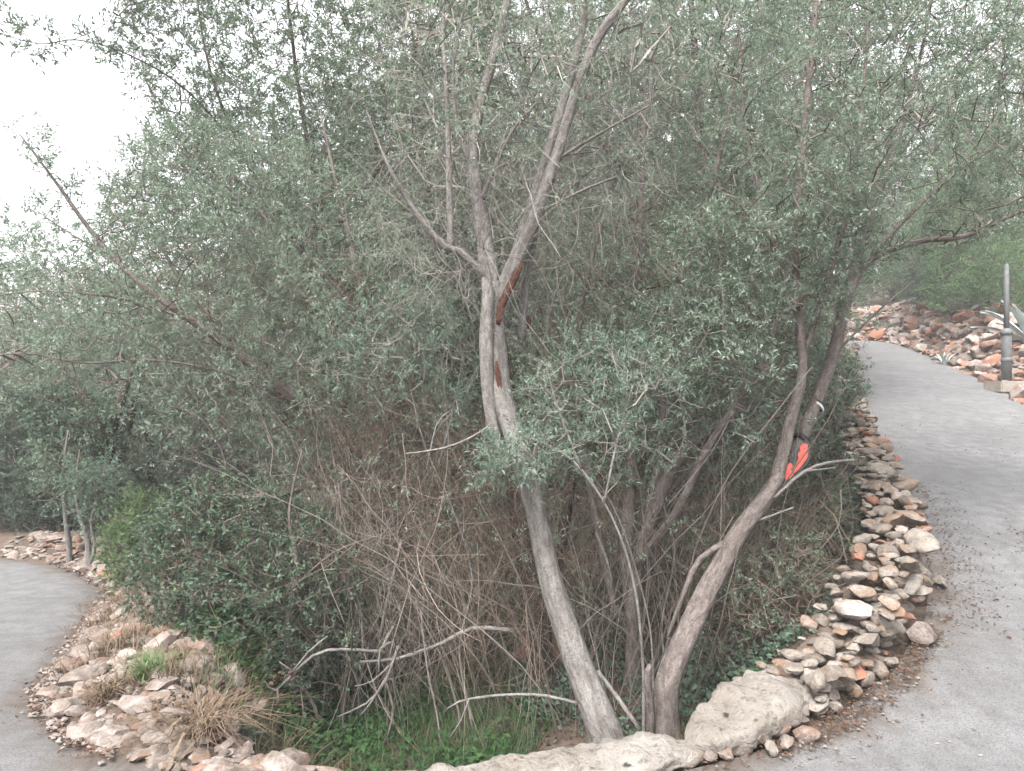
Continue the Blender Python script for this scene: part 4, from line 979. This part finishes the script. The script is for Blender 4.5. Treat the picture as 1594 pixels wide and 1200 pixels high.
# ---- tangles of dead twigs and hanging vines
def tangle(name, label, regions, mat, seed, drop=(0.4, 1.4), r=(.0010, .0026)):
    rr = np.random.default_rng(seed); P0, P1, R0, R1, RN = [], [], [], [], []
    for poly, d0, d1, n, vert in regions:
        st = sample_targets(poly, d0, d1, n, clusters=max(8, n // 14), sigma=.16, seed=seed + n, even=.5)
        L = rr.uniform(*drop, n); az = rr.uniform(0, 6.28, n)
        dirv = np.stack([np.cos(az) * (1 - vert), np.sin(az) * (1 - vert), -np.full(n, vert) * np.where(rr.random(n) < .75, 1, -1)], -1) + rr.normal(0, .22, (n, 3))
        dirv = norm(dirv); m = 7; p = st.copy(); rad = r[0] + (r[1] - r[0]) * rr.random(n) ** 3 * 1.25; col = np.clip(rr.normal(.5, .22, n), 0, 1)
        cv = rr.normal(0, .55, (n, 3))
        for k in range(m):
            dirv = norm(dirv + cv * .35 + rr.normal(0, .14, (n, 3)) + np.array([0, 0, -.05])); q = p + dirv * (L / m)[:, None]
            P0.append(p); P1.append(q); R0.append(rad * (1 - .1 * k)); R1.append(rad * (1 - .1 * (k + 1))); RN.append(col); p = q
    P0, P1, R0, R1, RN = np.vstack(P0), np.vstack(P1), np.concatenate(R0), np.concatenate(R1), np.concatenate(RN)
    # nothing may dive under the ground
    g = zground(P1[:, 0], P1[:, 1]); keep = (P1[:, 2] > g - .05) & inside(INTERIOR, P1[:, 0], P1[:, 1]) & (dist_line(E, P1[:, 0], P1[:, 1])[0] > .35); P0, P1, R0, R1, RN = P0[keep], P1[keep], R0[keep], R1[keep], RN[keep]
    V, F = prisms(P0, P1, R0, R1, 3); o = mk(name, V, F, mat=mat, rnd=np.repeat(RN, 6)); tag(o, label, 'dead twigs', kind='stuff'); TRI[0] += len(F) * 2
tangle('dead_twig_tangle', 'brown tangle of dead hanging twigs left of the pale trunk',
       [([(470, 620), (600, 560), (760, 640), (830, 800), (850, 1000), (800, 1120), (680, 1120), (560, 980), (470, 820)], 4.3, 6.2, 1700, .6),
        ([(640, 700), (800, 700), (880, 900), (860, 1060), (700, 1060)], 4.2, 5.4, 520, .8)], MAT['twig_brown'], 900)
tangle('pale_twig_tangle', 'pale grey dead twigs crossing between the boughs and the dark bush',
       [([(420, 760), (520, 700), (640, 720), (700, 900), (660, 1060), (560, 1060), (440, 860)], 4.2, 5.4, 420, .5),
        ([(560, 260), (760, 200), (1000, 200), (1000, 420), (820, 520), (620, 480)], 3.6, 5.2, 700, .5),
        ([(560, -40), (1080, -40), (1060, 300), (860, 420), (620, 380)], 3.6, 5.4, 1100, .45)], MAT['twig_pale'], 901, (.3, .9))
tangle('thicket_twig_tangle', 'fine brown stems and vines between the two leaning trunks',
       [([(880, 760), (1000, 700), (1150, 760), (1120, 900), (1050, 1060), (940, 1080), (890, 900)], 4.2, 6.0, 800, .65),
        ([(1120, 800), (1310, 760), (1300, 960), (1180, 1050), (1090, 1020)], 4.0, 5.6, 760, .4),
        ([(840, 400), (1250, 400), (1250, 700), (1000, 760), (840, 700)], 4.6, 6.0, 700, .7)], MAT['twig_brown'], 902)
tangle('left_twig_tangle', 'thin dark twigs threaded through the left spreading crown',
       [([(200, 400), (560, 380), (680, 600), (560, 740), (300, 700)], 5.0, 6.4, 900, .3)], MAT['twig_brown'], 903, (.3, 1.0))

def upright_stems(name, label, regions, mat, seed):
    rr = np.random.default_rng(seed); P0, P1, R0, R1, RN = [], [], [], [], []
    for px0, px1, d0, d1, n, h in regions:
        d = rr.uniform(d0, d1, n); x = (rr.uniform(px0, px1, n) - W_PX / 2) / FPX * d; p = np.column_stack([x, d, zground(x, d) - .03]); m = 14; H = h * rr.uniform(.5, 1.15, n)
        dirv = norm(np.column_stack([rr.normal(0, .22, (n, 2)), np.ones(n)])); rad = .002 + .007 * rr.random(n) ** 2.5; col = np.clip(rr.normal(.5, .22, n), 0, 1)
        cv = rr.normal(0, .10, (n, 3))
        for k in range(m):
            dirv = norm(dirv + cv * .5 + rr.normal(0, .09, (n, 3))); q = p + dirv * (H / m)[:, None]
            P0.append(p); P1.append(q); R0.append(rad * (1 - .06 * k)); R1.append(rad * (1 - .06 * (k + 1))); RN.append(col); p = q
    P0, P1, R0, R1, RN = np.vstack(P0), np.vstack(P1), np.concatenate(R0), np.concatenate(R1), np.concatenate(RN)
    keep = inside(INTERIOR, P1[:, 0], P1[:, 1]) & (dist_line(E, P1[:, 0], P1[:, 1])[0] > .35); P0, P1, R0, R1, RN = P0[keep], P1[keep], R0[keep], R1[keep], RN[keep]
    V, F = prisms(P0, P1, R0, R1, 4); o = mk(name, V, F, mat=mat, rnd=np.repeat(RN, 8)); tag(o, label, 'dead twigs', kind='stuff'); TRI[0] += len(F) * 2
upright_stems('upright_stems', 'dense fine upright stems rising through the middle of the thicket', [(480, 900, 4.3, 6.4, 260, 2.6), (880, 1080, 4.2, 6.2, 170, 2.8), (1060, 1240, 4.4, 6.0, 120, 2.6)], MAT['twig'], 921)
plant('wispy_shrub', 'wispy thin-leaved shrub spread low through the middle of the thicket', 'bush',
    [[(760, 1090, 5.2, .018), (750, 960, 5.2, .015), (740, 820, 5.2, .011), (720, 700, 5.2, .006)], [(755, 1000, 5.2, .012), (880, 860, 5.2, .009), (960, 720, 5.2, .005)], [(752, 980, 5.2, .012), (620, 850, 5.1, .009), (540, 740, 5.1, .005)], [(760, 1040, 5.2, .012), (950, 950, 5.1, .009), (1120, 850, 5.1, .006)]],
    [([(470, 700), (560, 620), (720, 640), (900, 620), (1130, 660), (1230, 740), (1180, 880), (1000, 980), (800, 1010), (600, 960), (500, 840)], 4.4, 6.0, 1250, dict(clusters=100, sigma=.2, even=.5))],
    MAT['olive'], MAT['twig_brown'], MAT['bark_brown'], 840, shoots=1.1, per=8, sl=(.06, .16), ll=(.024, .042), lw=.28, maxc=3, tip_r=.0018)

# ---- individual bare branches one can follow with the eye
def dead_branch(label, stems, mat, name='dead_branch'):
    p0 = P(*stems[0][0][:3]); t = thing(name, label, 'branch', p0)
    build_stems(t, stems, mat, p0, ['stem'] + ['side_twig'] * (len(stems) - 1))
dead_branch('bleached dead branch with splayed claw-like twigs low in the middle of the hollow',
    [[(800, 982, 4.5, .016), (735, 978, 4.45, .014), (690, 1000, 4.4, .013), (620, 1025, 4.35, .012), (560, 1030, 4.3, .008)],
     [(620, 1005, 4.35, .010), (600, 1060, 4.3, .009), (570, 1095, 4.25, .007), (524, 1116, 4.2, .004)],
     [(612, 1030, 4.33, .007), (580, 1060, 4.28, .005), (552, 1068, 4.25, .003)],
     [(600, 1055, 4.3, .006), (580, 1090, 4.25, .005), (562, 1112, 4.22, .003)],
     [(610, 1000, 4.36, .010), (592, 1010, 4.33, .009), (590, 1045, 4.3, .005)],
     [(606, 985, 4.36, .012), (590, 1020, 4.33, .009), (612, 975, 4.38, .008)]], MAT['bark_pale'])
dead_branch('reddish broken stick hanging vertically above the claw-like dead branch',
    [[(625, 840, 4.5, .010), (614, 890, 4.48, .012), (602, 940, 4.45, .014), (592, 990, 4.42, .014)]], MAT['bark_brown'])
dead_branch('thin bent dead branch with a crook, right of the dark bush',
    [[(600, 1015, 4.35, .012), (510, 1012, 4.2, .011), (470, 1035, 4.15, .010), (430, 1075, 4.1, .008), (412, 1060, 4.1, .004)],
     [(452, 1050, 4.12, .007), (480, 1015, 4.1, .006), (510, 990, 4.1, .003)],
     [(455, 1045, 4.12, .007), (435, 1030, 4.1, .004)],
     [(432, 1072, 4.1, .006), (434, 1110, 4.08, .003)]], MAT['bark_pale'])
dead_branch('slender pale branch arching across the dark hollow to the pale trunk',
    [[(910, 1098, 3.62, .008), (850, 1083, 3.7, .008), (780, 1082, 3.8, .007), (715, 1092, 3.9, .006), (690, 1110, 3.95, .003)], [(730, 1088, 3.87, .006), (718, 1120, 3.87, .005), (700, 1148, 3.87, .003)]], MAT['bark_pale'])
dead_branch('long pale twig looping down beside the claw-like dead branch to the grass',
    [[(655, 950, 4.4, .005), (665, 1040, 4.35, .006), (680, 1110, 4.3, .006), (688, 1180, 4.25, .005)]], MAT['bark_pale'])
dead_branch('drooping brown branch whose tip ends in the grass below the claw-like branch',
    [[(600, 1060, 4.35, .009), (612, 1100, 4.33, .009), (605, 1140, 4.3, .007), (588, 1175, 4.28, .004)]], MAT['bark_brown'])
dead_branch('straight pale prop stick leaning against the foot of the pale trunk',
    [[(995, 1135, 3.62, .012), (960, 1085, 3.7, .013), (930, 1045, 3.75, .012)]], MAT['bark_pale'])
dead_branch('bare twig curving left from the pale trunk at mid height',
    [[(765, 660, 3.95, .006), (735, 680, 3.9, .007), (690, 698, 3.8, .007), (632, 706, 3.75, .004)], [(700, 640, 3.85, .003), (680, 660, 3.82, .005), (664, 730, 3.8, .004)]], MAT['bark_pale'])
dead_branch('forked bare branch stretching right from the leaning trunk below the orange plate',
    [[(1205, 775, 4.3, .010), (1250, 735, 4.35, .012), (1290, 720, 4.4, .010), (1330, 716, 4.45, .005)], [(1255, 733, 4.35, .007), (1300, 728, 4.4, .004)], [(1180, 810, 4.25, .008), (1235, 790, 4.3, .005)]], MAT['bark_pale'])
dead_branch('two-pronged mossy branch rising beside the leaning trunk',
    [[(990, 930, 5.3, .03), (1000, 840, 5.2, .028), (1040, 770, 5.1, .028), (1090, 715, 5.0, .027), (1140, 655, 4.95, .022), (1190, 610, 4.9, .012), (1220, 560, 4.9, .006)], [(1045, 765, 5.05, .02), (1105, 700, 4.85, .02), (1140, 650, 4.8, .014), (1165, 600, 4.8, .006)]], MAT['bark_pale'])
dead_branch('short thick stub standing just left of the leaning trunk base',
    [[(1012, 1160, 3.7, .022), (1012, 1110, 3.7, .024), (1006, 1060, 3.7, .022), (1012, 1035, 3.7, .012)]], MAT['bark_brown'])
dead_branch('tall thin cane rising between the two trunks',
    [[(1018, 1110, 4.0, .007), (1012, 980, 4.0, .006), (985, 870, 4.0, .006), (955, 790, 4.0, .005), (915, 730, 4.0, .003)]], MAT['bark_pale'])
dead_branch('snapped white stick pointing up between the two trunks',
    [[(955, 915, 4.2, .007), (944, 870, 4.2, .008), (928, 830, 4.2, .005)]], MAT['bark_pale'])
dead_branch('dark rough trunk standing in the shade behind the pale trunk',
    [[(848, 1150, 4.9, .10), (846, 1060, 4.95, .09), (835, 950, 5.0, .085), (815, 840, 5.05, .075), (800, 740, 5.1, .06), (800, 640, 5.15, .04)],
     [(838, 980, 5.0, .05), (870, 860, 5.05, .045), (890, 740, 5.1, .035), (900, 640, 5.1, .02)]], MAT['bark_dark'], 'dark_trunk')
dead_branch('shaggy brown stem with crooked side twigs at the right edge of the dark bush',
    [[(468, 1165, 4.4, .03), (455, 1070, 4.4, .03), (448, 980, 4.42, .024), (462, 880, 4.45, .016), (450, 800, 4.5, .010), (470, 700, 4.5, .004)], [(455, 1050, 4.4, .014), (490, 1100, 4.35, .012), (500, 1160, 4.3, .012)], [(452, 920, 4.42, .010), (520, 860, 4.4, .007), (600, 830, 4.4, .003)], [(458, 900, 4.44, .009), (400, 850, 4.3, .006), (360, 870, 4.2, .003)]], MAT['bark_brown'], 'dead_sapling')

# ------------------------------------------------------------------ grass, tussocks, litter
def blades(name, label, cat, pts, mat, L, Wd, seed, spread=.5, kind='stuff', arch=0.5):
    rr = np.random.default_rng(seed); n = len(pts); az = rr.uniform(0, 6.28, n); le = rr.uniform(*L, n)
    d = norm(np.stack([np.cos(az) * spread * rr.uniform(.2, 1.2, n), np.sin(az) * spread * rr.uniform(.2, 1.2, n), np.ones(n)], -1))
    h = norm(np.stack([np.cos(az), np.sin(az), np.zeros(n)], -1)); side = np.stack([-np.sin(az), np.cos(az), np.zeros(n)], -1)
    w = (Wd * rr.uniform(.6, 1.3, n))[:, None]; a = rr.uniform(.2, 1.0, n)[:, None] * arch * le[:, None]
    m1 = pts + d * le[:, None] * .5 + h * a * .25; tp = pts + d * le[:, None] * .9 + h * a - np.array([0, 0, 1]) * a * .45
    V = np.stack([pts - side * w * .5, pts + side * w * .5, m1 + side * w * .45, m1 - side * w * .45, tp + side * w * .06, tp - side * w * .06], 1).reshape(-1, 3)
    b = np.arange(n)[:, None] * 6; Q = np.vstack([b + np.array([[0, 1, 2, 3]]), b + np.array([[3, 2, 4, 5]])])
    o = mk(name, V, Q, mat=mat, rnd=np.repeat(np.clip(rr.normal(.5, .22, n), 0, 1), 6)); tag(o, label, cat, kind=kind); TRI[0] += len(Q) * 2
    return o

def scatter_ground(poly_xy, n, seed, clump=0.0):
    rr = np.random.default_rng(seed); poly = np.asarray(poly_xy, float); lo, hi = poly.min(0), poly.max(0); out = []
    while sum(len(o) for o in out) < n:
        q = rr.uniform(lo, hi, (n * 2, 2)); m = inside(poly, q[:, 0], q[:, 1])
        if clump: m &= (wav(q[:, 0], q[:, 1], clump, seed) + rr.normal(0, .25, len(q))) > 0
        out.append(q[m])
    q = np.vstack(out)[:n]; return np.column_stack([q, zground(q[:, 0], q[:, 1])])
blades('grass', 'lush green grass in the hollow behind the kerb rock', 'grass', scatter_ground([(-1.7, 3.5), (-0.1, 3.35), (0.3, 4.6), (-0.4, 5.6), (-1.9, 5.2)], 5200, 61), MAT['grass'], (.08, .25), .006, 61, .8)
blades('grass', 'bright moss-green grass patch behind the cream boulder', 'grass', scatter_ground([(0.95, 3.62), (1.5, 3.75), (1.5, 4.3), (0.9, 4.1)], 1600, 62), MAT['grass'], (.04, .12), .005, 62, .8)
blades('dry_grass', 'dry brown grass between the boulder and the leaning trunk', 'grass', scatter_ground([(0.75, 3.3), (1.25, 3.5), (1.15, 3.8), (0.8, 3.7)], 900, 63), MAT['drygrass'], (.08, .2), .004, 63, .4)
blades('dry_grass', 'sparse dry grass among the rubble of the left verge', 'grass', scatter_ground([(-2.9, 4.1), (-2.0, 3.4), (-1.7, 3.7), (-2.5, 4.9), (-3.6, 6.2), (-3.9, 6.0)], 2600, 64, 2.2), MAT['drygrass'], (.06, .17), .004, 64, .9)
blades('dry_grass', 'thin brown grass under the dark bush', 'grass', scatter_ground([(-1.9, 3.5), (-0.9, 3.2), (-0.8, 3.9), (-1.7, 4.4)], 1500, 65), MAT['drygrass'], (.08, .24), .004, 65, .7)
def ground_cover(name, label, pts, mat, seed):
    rr = np.random.default_rng(seed); n = len(pts); p = pts + np.column_stack([np.zeros((n, 2)), rr.uniform(.02, .22, n) ** 1.3])
    az = rr.uniform(0, 6.28, n); d = norm(np.stack([np.cos(az), np.sin(az), rr.normal(0.1, .4, n)], -1)); le = rr.uniform(.025, .06, n)
    V, F = leafs(p, d, norm(rr.normal(0, .5, (n, 3)) + np.array([0, -.3, 1])), le, le * rr.uniform(.4, .8, n)); o = mk(name, V, F, mat=mat, rnd=np.repeat(np.clip(rr.normal(.45, .2, n), 0, 1), 4))
    tag(o, label, 'ground cover', kind='stuff'); TRI[0] += len(F) * 2
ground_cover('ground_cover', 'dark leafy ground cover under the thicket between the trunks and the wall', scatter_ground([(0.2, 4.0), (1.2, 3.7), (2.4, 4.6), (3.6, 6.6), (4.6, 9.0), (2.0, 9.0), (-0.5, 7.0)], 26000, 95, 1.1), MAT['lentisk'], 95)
ground_cover('ground_cover', 'fern-green leafy ground cover in the hollow left of the pale trunk', scatter_ground([(-2.2, 4.2), (-0.2, 3.6), (0.2, 5.0), (0.0, 7.0), (-2.6, 7.0)], 16000, 96, 1.4), MAT['grass'], 96)
# tussock: arching dead blades from one crown
tp = ray_ground(318, 1140); tz = gz(tp[0], tp[1])
rr_ = np.random.default_rng(5); tpts = np.column_stack([tp[0] + rr_.normal(0, .055, 300), tp[1] + rr_.normal(0, .055, 300), np.full(300, tz)])
o = blades('dry_tussock', 'drooping straw-coloured grass tussock in front of the dark bush', 'grass tussock', tpts, MAT['drygrass'], (.15, .30), .005, 66, 1.0, None, 1.5)
def small_tuft(px, py, d, label, mat, seed, n=160, L=(.08, .2)):
    p = ray_ground(px, py); r_ = np.random.default_rng(seed); q = np.column_stack([p[0] + r_.normal(0, .05, n), p[1] + r_.normal(0, .05, n)]); q = np.column_stack([q, zground(q[:, 0], q[:, 1])])
    blades('grass_tuft', label, 'grass tuft', q, mat, L, .006, seed, .8, None, .8)
small_tuft(170, 1085, 4.0, 'brown dry tuft among the left rubble, nearest the road', MAT['drygrass'], 71)
small_tuft(235, 1050, 4.25, 'yellow-green tuft at the foot of the dark bush', MAT['bright'], 72)
small_tuft(180, 1010, 5.0, 'pale dry tuft higher up among the left rubble', MAT['drygrass'], 73)
small_tuft(255, 1120, 3.7, 'thin pale dry tuft left of the straw tussock', MAT['drygrass'], 74, 90, (.05, .12))
small_tuft(370, 1140, 3.5, 'small blue-green herb right of the straw tussock', MAT['sprig'], 75, 120, (.05, .12))
small_tuft(1255, 1030, 3.85, 'broad-leaved little green weed behind the boulder', MAT['bright'], 76, 60, (.05, .1))

def litter(name, label, pts, mat, L, seed, on_road=True):
    rr = np.random.default_rng(seed); n = len(pts); az = rr.uniform(0, 6.28, n)
    d = norm(np.stack([np.cos(az), np.sin(az), rr.normal(0, .2, n)], -1)); le = rr.uniform(*L, n)
    nm = norm(rr.normal(0, .35, (n, 3)) + np.array([0, 0, 1])); V, F = leafs(pts + np.array([0, 0, .008]), d, nm, le, le * rr.uniform(.25, .6, n), .1)
    o = mk(name, V, F, mat=mat, rnd=np.repeat(np.clip(rr.normal(.5, .22, n), 0, 1), 4)); tag(o, label, 'leaf litter', kind='stuff'); TRI[0] += len(F) * 2

def along_edge(i_from, i_to, n, offs, seed, side=-1, width_y=None):
    rr = np.random.default_rng(seed); line = E_s[i_from:i_to]; pts, d, t = resample(line, .03)
    k = rr.integers(0, len(pts), n); off = offs(rr, n); n2 = np.stack([-d[k][:, 1], d[k][:, 0]], -1)
    q = pts[k] + n2 * (side * off)[:, None]; z = np.maximum(zroad(q[:, 0], q[:, 1]) + .004, zground(q[:, 0], q[:, 1]))
    return np.column_stack([q, z])
def near(p): return int(np.argmin(np.linalg.norm(E_s - np.asarray(p), axis=1)))
iR0, iR1 = near(E_right[0]), near((6.4, 12.6)); iL0, iL1 = near((-5.3, 7.85)), near((-1.5, 2.85))
litter('leaf_litter', 'brown fallen leaves drifted on the road along the wall', np.vstack([
    along_edge(iR0, iR1, 1500, lambda r, n: np.abs(r.normal(0, .08, n)), 81), along_edge(near(E_right[4]), near(E_right[8]), 900, lambda r, n: np.abs(r.normal(.25, .12, n)), 82),
    along_edge(near(E_right[4]), near(E_right[7]), 420, lambda r, n: r.normal(.85, .10, n), 83), along_edge(iR0, iR1, 220, lambda r, n: r.uniform(0, 2.5, n), 84)]), MAT['litter'], (.012, .032), 81)
litter('red_litter', 'rust-red needles and leaves caught among the stones near the boulder', along_edge(near(E_right[1]), near(E_right[4]), 1500, lambda r, n: np.abs(r.normal(.0, .16, n)) - .12, 85, 1), MAT['litter'], (.01, .032), 85)
litter('verge_litter', 'dead leaves and chips fringing the downhill road', np.vstack([along_edge(iL0, iL1, 900, lambda r, n: np.abs(r.normal(0, .06, n)), 86), along_edge(iL0, iL1, 3000, lambda r, n: -r.uniform(0, 1.2, n), 87)]), MAT['litter'], (.012, .035), 86)
litter('forest_litter', 'dead leaf carpet in the hollow inside the bend', scatter_ground([(-2.5, 3.5), (0, 3.1), (1.6, 3.6), (3.5, 6.5), (1.5, 8), (-2, 8), (-4, 6.5)], 14000, 88), MAT['litter'], (.02, .05), 88)

def pebbles(name, label, pts, mat, S, seed):
    rr = np.random.default_rng(seed); n = len(pts)
    oc = np.array([(1, 0, 0), (-1, 0, 0), (0, 1, 0), (0, -1, 0), (0, 0, 1), (0, 0, -1.0)]); tr = np.array([(0, 2, 4), (2, 1, 4), (1, 3, 4), (3, 0, 4), (2, 0, 5), (1, 2, 5), (3, 1, 5), (0, 3, 5)])
    s = rr.uniform(*S, n)[:, None, None] * rr.uniform(.5, 1.2, (n, 1, 3)) * rr.uniform(.7, 1.3, (n, 6, 1)); a = rr.uniform(0, 6.28, n)
    v = oc[None] * s * np.array([1, 1, .6]); c, si = np.cos(a)[:, None], np.sin(a)[:, None]
    v = np.stack([v[..., 0] * c - v[..., 1] * si, v[..., 0] * si + v[..., 1] * c, v[..., 2]], -1) + pts[:, None, :]
    T = (np.arange(n)[:, None, None] * 6 + tr[None]).reshape(-1, 3)
    o = mk(name, v.reshape(-1, 3), None, T, mat=mat, rnd=np.repeat(rr.random(n), 6)); tag(o, label, 'gravel', kind='stuff'); TRI[0] += len(T)
pebbles('gravel', 'loose pale grit and pebbles along the left verge', np.vstack([along_edge(iL0, iL1, 900, lambda r, n: np.abs(r.normal(0, .04, n)), 91), along_edge(iL0, near((-1.95, 3.05)), 3000, lambda r, n: -r.uniform(0, .85, n), 92)]), MAT['stone_pink'], (.006, .028), 91)
pebbles('gravel', 'loose chips on the asphalt along the wall', np.vstack([along_edge(iR0, iR1, 900, lambda r, n: np.abs(r.normal(0, .15, n)), 93), along_edge(iR0, iR1, 350, lambda r, n: r.uniform(0, 2.5, n), 94)]), MAT['stone'], (.004, .014), 93)

# ------------------------------------------------------------------ metal post, agave, orange plate
def box(c, s, bev=0.0):
    bm = bmesh.new(); bmesh.ops.create_cube(bm, size=1.0)
    for v in bm.verts: v.co = (v.co.x * s[0] + c[0], v.co.y * s[1] + c[1], v.co.z * s[2] + c[2])
    if bev: bmesh.ops.bevel(bm, geom=bm.edges[:], offset=bev, segments=2, affect='EDGES')
    V = [v.co[:] for v in bm.verts]; F = [[l.vert.index for l in f.loops] for f in bm.faces]
    bm.verts.index_update(); F = [[v.index for v in f.verts] for f in bm.faces]; bm.free(); return V, F
MAT['metal'] = m_plain('galvanised', [(0.3, (0.07, 0.073, 0.075)), (0.7, (0.115, 0.12, 0.122))], 14, .55, .05)
MAT['concrete'] = m_plain('concrete', [(0.3, (0.18, 0.155, 0.13)), (0.7, (0.25, 0.225, 0.195))], 10, .9)
MAT['orange'] = m_plain('orange_panel', [(0.35, (0.23, 0.011, 0.004)), (0.65, (0.30, 0.026, 0.006))], 40, .45, .35, .006)
MAT['black'] = m_plain('black_rubber', [(0.3, (0.005, 0.005, 0.006)), (0.7, (0.012, 0.012, 0.013))], 30, .6)
MAT['white'] = m_plain('white_tape', [(0.3, (0.25, 0.25, 0.25)), (0.7, (0.32, 0.32, 0.32))], 30, .5)
def post():
    x, y = POST; z = zroad(x, y)
    t = thing('metal_post', 'grey metal post with a collar on a pale concrete block beside the uphill road', 'post', (x, y, z))
    V, F = box((0, 0, .09), (.55, .5, .22), .02); mk('base_block', V, faces=F, mat=MAT['concrete'], parent=t)
    for nm, prof in (('lower_sleeve', [(.22, .085), (.8, .085), (1.15, .08), (1.2, .055)]), ('pole', [(1.1, .05), (1.8, .045), (2.4, .04), (2.43, .012)]), ('collar', [(1.08, .1), (1.12, .104), (1.16, .1)]), ('collar', [(.56, .092), (.6, .096), (.64, .092)])):
        pts = np.array([(0, 0, a) for a, _ in prof], float); V, Q, T, vec = tube(pts, np.array([b for _, b in prof]), 16, 0.0)
        mk(nm, V, Q, T, mat=MAT['metal'], parent=t, smooth=True)
post()
def agave(px, py, label, s, seed):
    q = ray_road(px, py); x, y = q[0], q[1] + .9; x = gpx(px, y); z = gz(x, y); t = thing('agave', label, 'agave', (x, y, z)); rr = np.random.default_rng(seed)
    for k in range(18):
        a = k * 2.4 + rr.normal(0, .1); el = math.radians(rr.uniform(30, 88)); L = s * rr.uniform(.8, 1.15); n = 9; V = []; Fq = []
        for i in range(n):
            u = i / (n - 1); w = s * .062 * (0.75 + .5 * math.sin(u * 2.6)) * (1 - u ** 3) + .002; th = s * .03 * (1 - u)
            bend = el - u * u * .22; r_ = L * u * math.cos(bend); h = L * u * math.sin(bend)
            for sx, dz in ((-1, .03 * s), (0, -th), (1, .03 * s), (0, .0)):
                V.append((r_ * math.cos(a) - sx * w * math.sin(a), r_ * math.sin(a) + sx * w * math.cos(a), h + dz))
        for i in range(n - 1):
            for j in range(4): Fq.append((i * 4 + j, i * 4 + (j + 1) % 4, i * 4 + 4 + (j + 1) % 4, i * 4 + 4 + j))
        mk('leaf', V, Fq, mat=MAT['agave'], parent=t)
agave(1604, 598, 'silver-blue agave with stiff blades behind the metal post', 1.1, 3)
agave(1470, 575, 'small silver-green agave low on the rocky bank', .4, 4)

def plate():
    a = P(1224, 752, 4.36); b = P(1257, 684, 4.50); c = (a + b) / 2; ax = norm(b - a)
    t = thing('orange_plate', 'black plate with two orange panels strapped to the leaning trunk', 'reflector', c)
    def slab(pp, d0, thick, name, mat):
        # outline on a plate that follows the trunk's lean (deeper towards its upper end), with real thickness
        f = lambda px, py, e: P(px, py, d0 + (752 - py) / 68 * .12 - (px - 1236) * .0012 + e) - c
        n = len(pp); V = [f(px, py, 0) for px, py in pp] + [f(px, py, thick) for px, py in pp]
        F = [list(range(n)), list(range(n, 2 * n))[::-1]] + [[i, n + i, n + (i + 1) % n, (i + 1) % n] for i in range(n)]
        return mk(name, V, faces=F, mat=mat, parent=t)
    bk = slab([(1209, 742), (1219, 729), (1230, 715), (1243, 697), (1255, 683), (1262, 691), (1261, 714), (1252, 727), (1238, 741), (1222, 754), (1211, 753)], 4.36, .02, 'backing', MAT['black'])
    slab([(1250, 690), (1257, 691), (1258, 702), (1257, 712), (1250, 722), (1243, 731), (1236, 737), (1234, 730), (1240, 722), (1243, 714), (1242, 706), (1246, 702), (1245, 696)], 4.352, .007, 'orange_panel', MAT['orange'])
    slab([(1222, 728), (1230, 720), (1234, 724), (1232, 732), (1235, 739), (1229, 745), (1223, 750)], 4.352, .007, 'orange_panel', MAT['orange'])
    # straps round the trunk
    def strap(px, py, d, r, tilt, name):
        p = P(px, py, d) - c; V = []; F = []; n = 20
        e1 = norm(np.cross(ax, np.array([0, 1.0, 0.0]))); e2 = np.cross(ax, e1)
        for i in range(n):
            an = i * 2 * math.pi / n
            for rr_2, hz in ((r, -.016), (r + .007, -.016), (r + .007, .016), (r, .016)):
                V.append(p + e1 * math.cos(an) * rr_2 + e2 * math.sin(an) * rr_2 + ax * (hz + tilt * math.cos(an)))
        for i in range(n):
            k = (i + 1) % n
            for q in range(4): F.append((i * 4 + q, i * 4 + (q + 1) % 4, k * 4 + (q + 1) % 4, k * 4 + q))
        mk(name, V, F, mat=MAT['black'], parent=t)
    strap(1247, 685, 4.65, .05, .01, 'strap'); strap(1225, 722, 4.58, .05, -.01, 'strap')
plate()
def tape():
    p = P(1272, 634, 4.78); ax = norm(P(1290, 570, 4.9) - P(1258, 660, 4.72)); t = thing('white_tag', 'small white and black tag wrapped round the leaning trunk above the orange plate', 'tag', p)
    e1 = norm(np.cross(ax, np.array([0, 1.0, 0]))); e2 = np.cross(ax, e1); n = 20
    for nm, mat, h0, h1, a0, a1, ro in (('white_band', MAT['white'], -.012, .008, 0, n, .051), ('black_band', MAT['black'], .010, .024, 0, n, .052)):
        V = []; F = []
        for i in range(n):
            an = i * 2 * math.pi / n; sk = .02 * math.cos(an)
            for r_, hz in ((ro - .008, h0), (ro, h0), (ro, h1), (ro - .008, h1)): V.append(e1 * math.cos(an) * r_ + e2 * math.sin(an) * r_ + ax * (hz + sk))
        for i in range(n):
            k = (i + 1) % n
            for q in range(4): F.append((i * 4 + q, i * 4 + (q + 1) % 4, k * 4 + (q + 1) % 4, k * 4 + q))
        mk(nm, V, F, mat=mat, parent=t)
tape()
print('TRI total approx', TRI[0], 'wall stones', n_wall, 'objects', len(bpy.data.objects))

# ------------------------------------------------------------------ the damp air
def haze():
    V = [(x, y, z) for z in (-3.0, 32.0) for y in (-62, 202) for x in (-122, 122)]
    F = [(0, 2, 3, 1), (4, 5, 7, 6), (0, 1, 5, 4), (2, 6, 7, 3), (0, 4, 6, 2), (1, 3, 7, 5)]
    m = bpy.data.materials.new('haze'); m.use_nodes = True; nt = m.node_tree; nt.nodes.clear(); out = nt.nodes.new('ShaderNodeOutputMaterial')
    v = nt.nodes.new('ShaderNodeVolumePrincipled'); v.inputs['Color'].default_value = (.93, .93, .95, 1); v.inputs['Density'].default_value = 0.0024
    nt.links.new(v.outputs[0], out.inputs['Volume'])
    o = mk('haze', V, None, None, mat=m, faces=F); tag(o, 'thin pale haze hanging in the air', 'haze', kind='stuff')
haze()
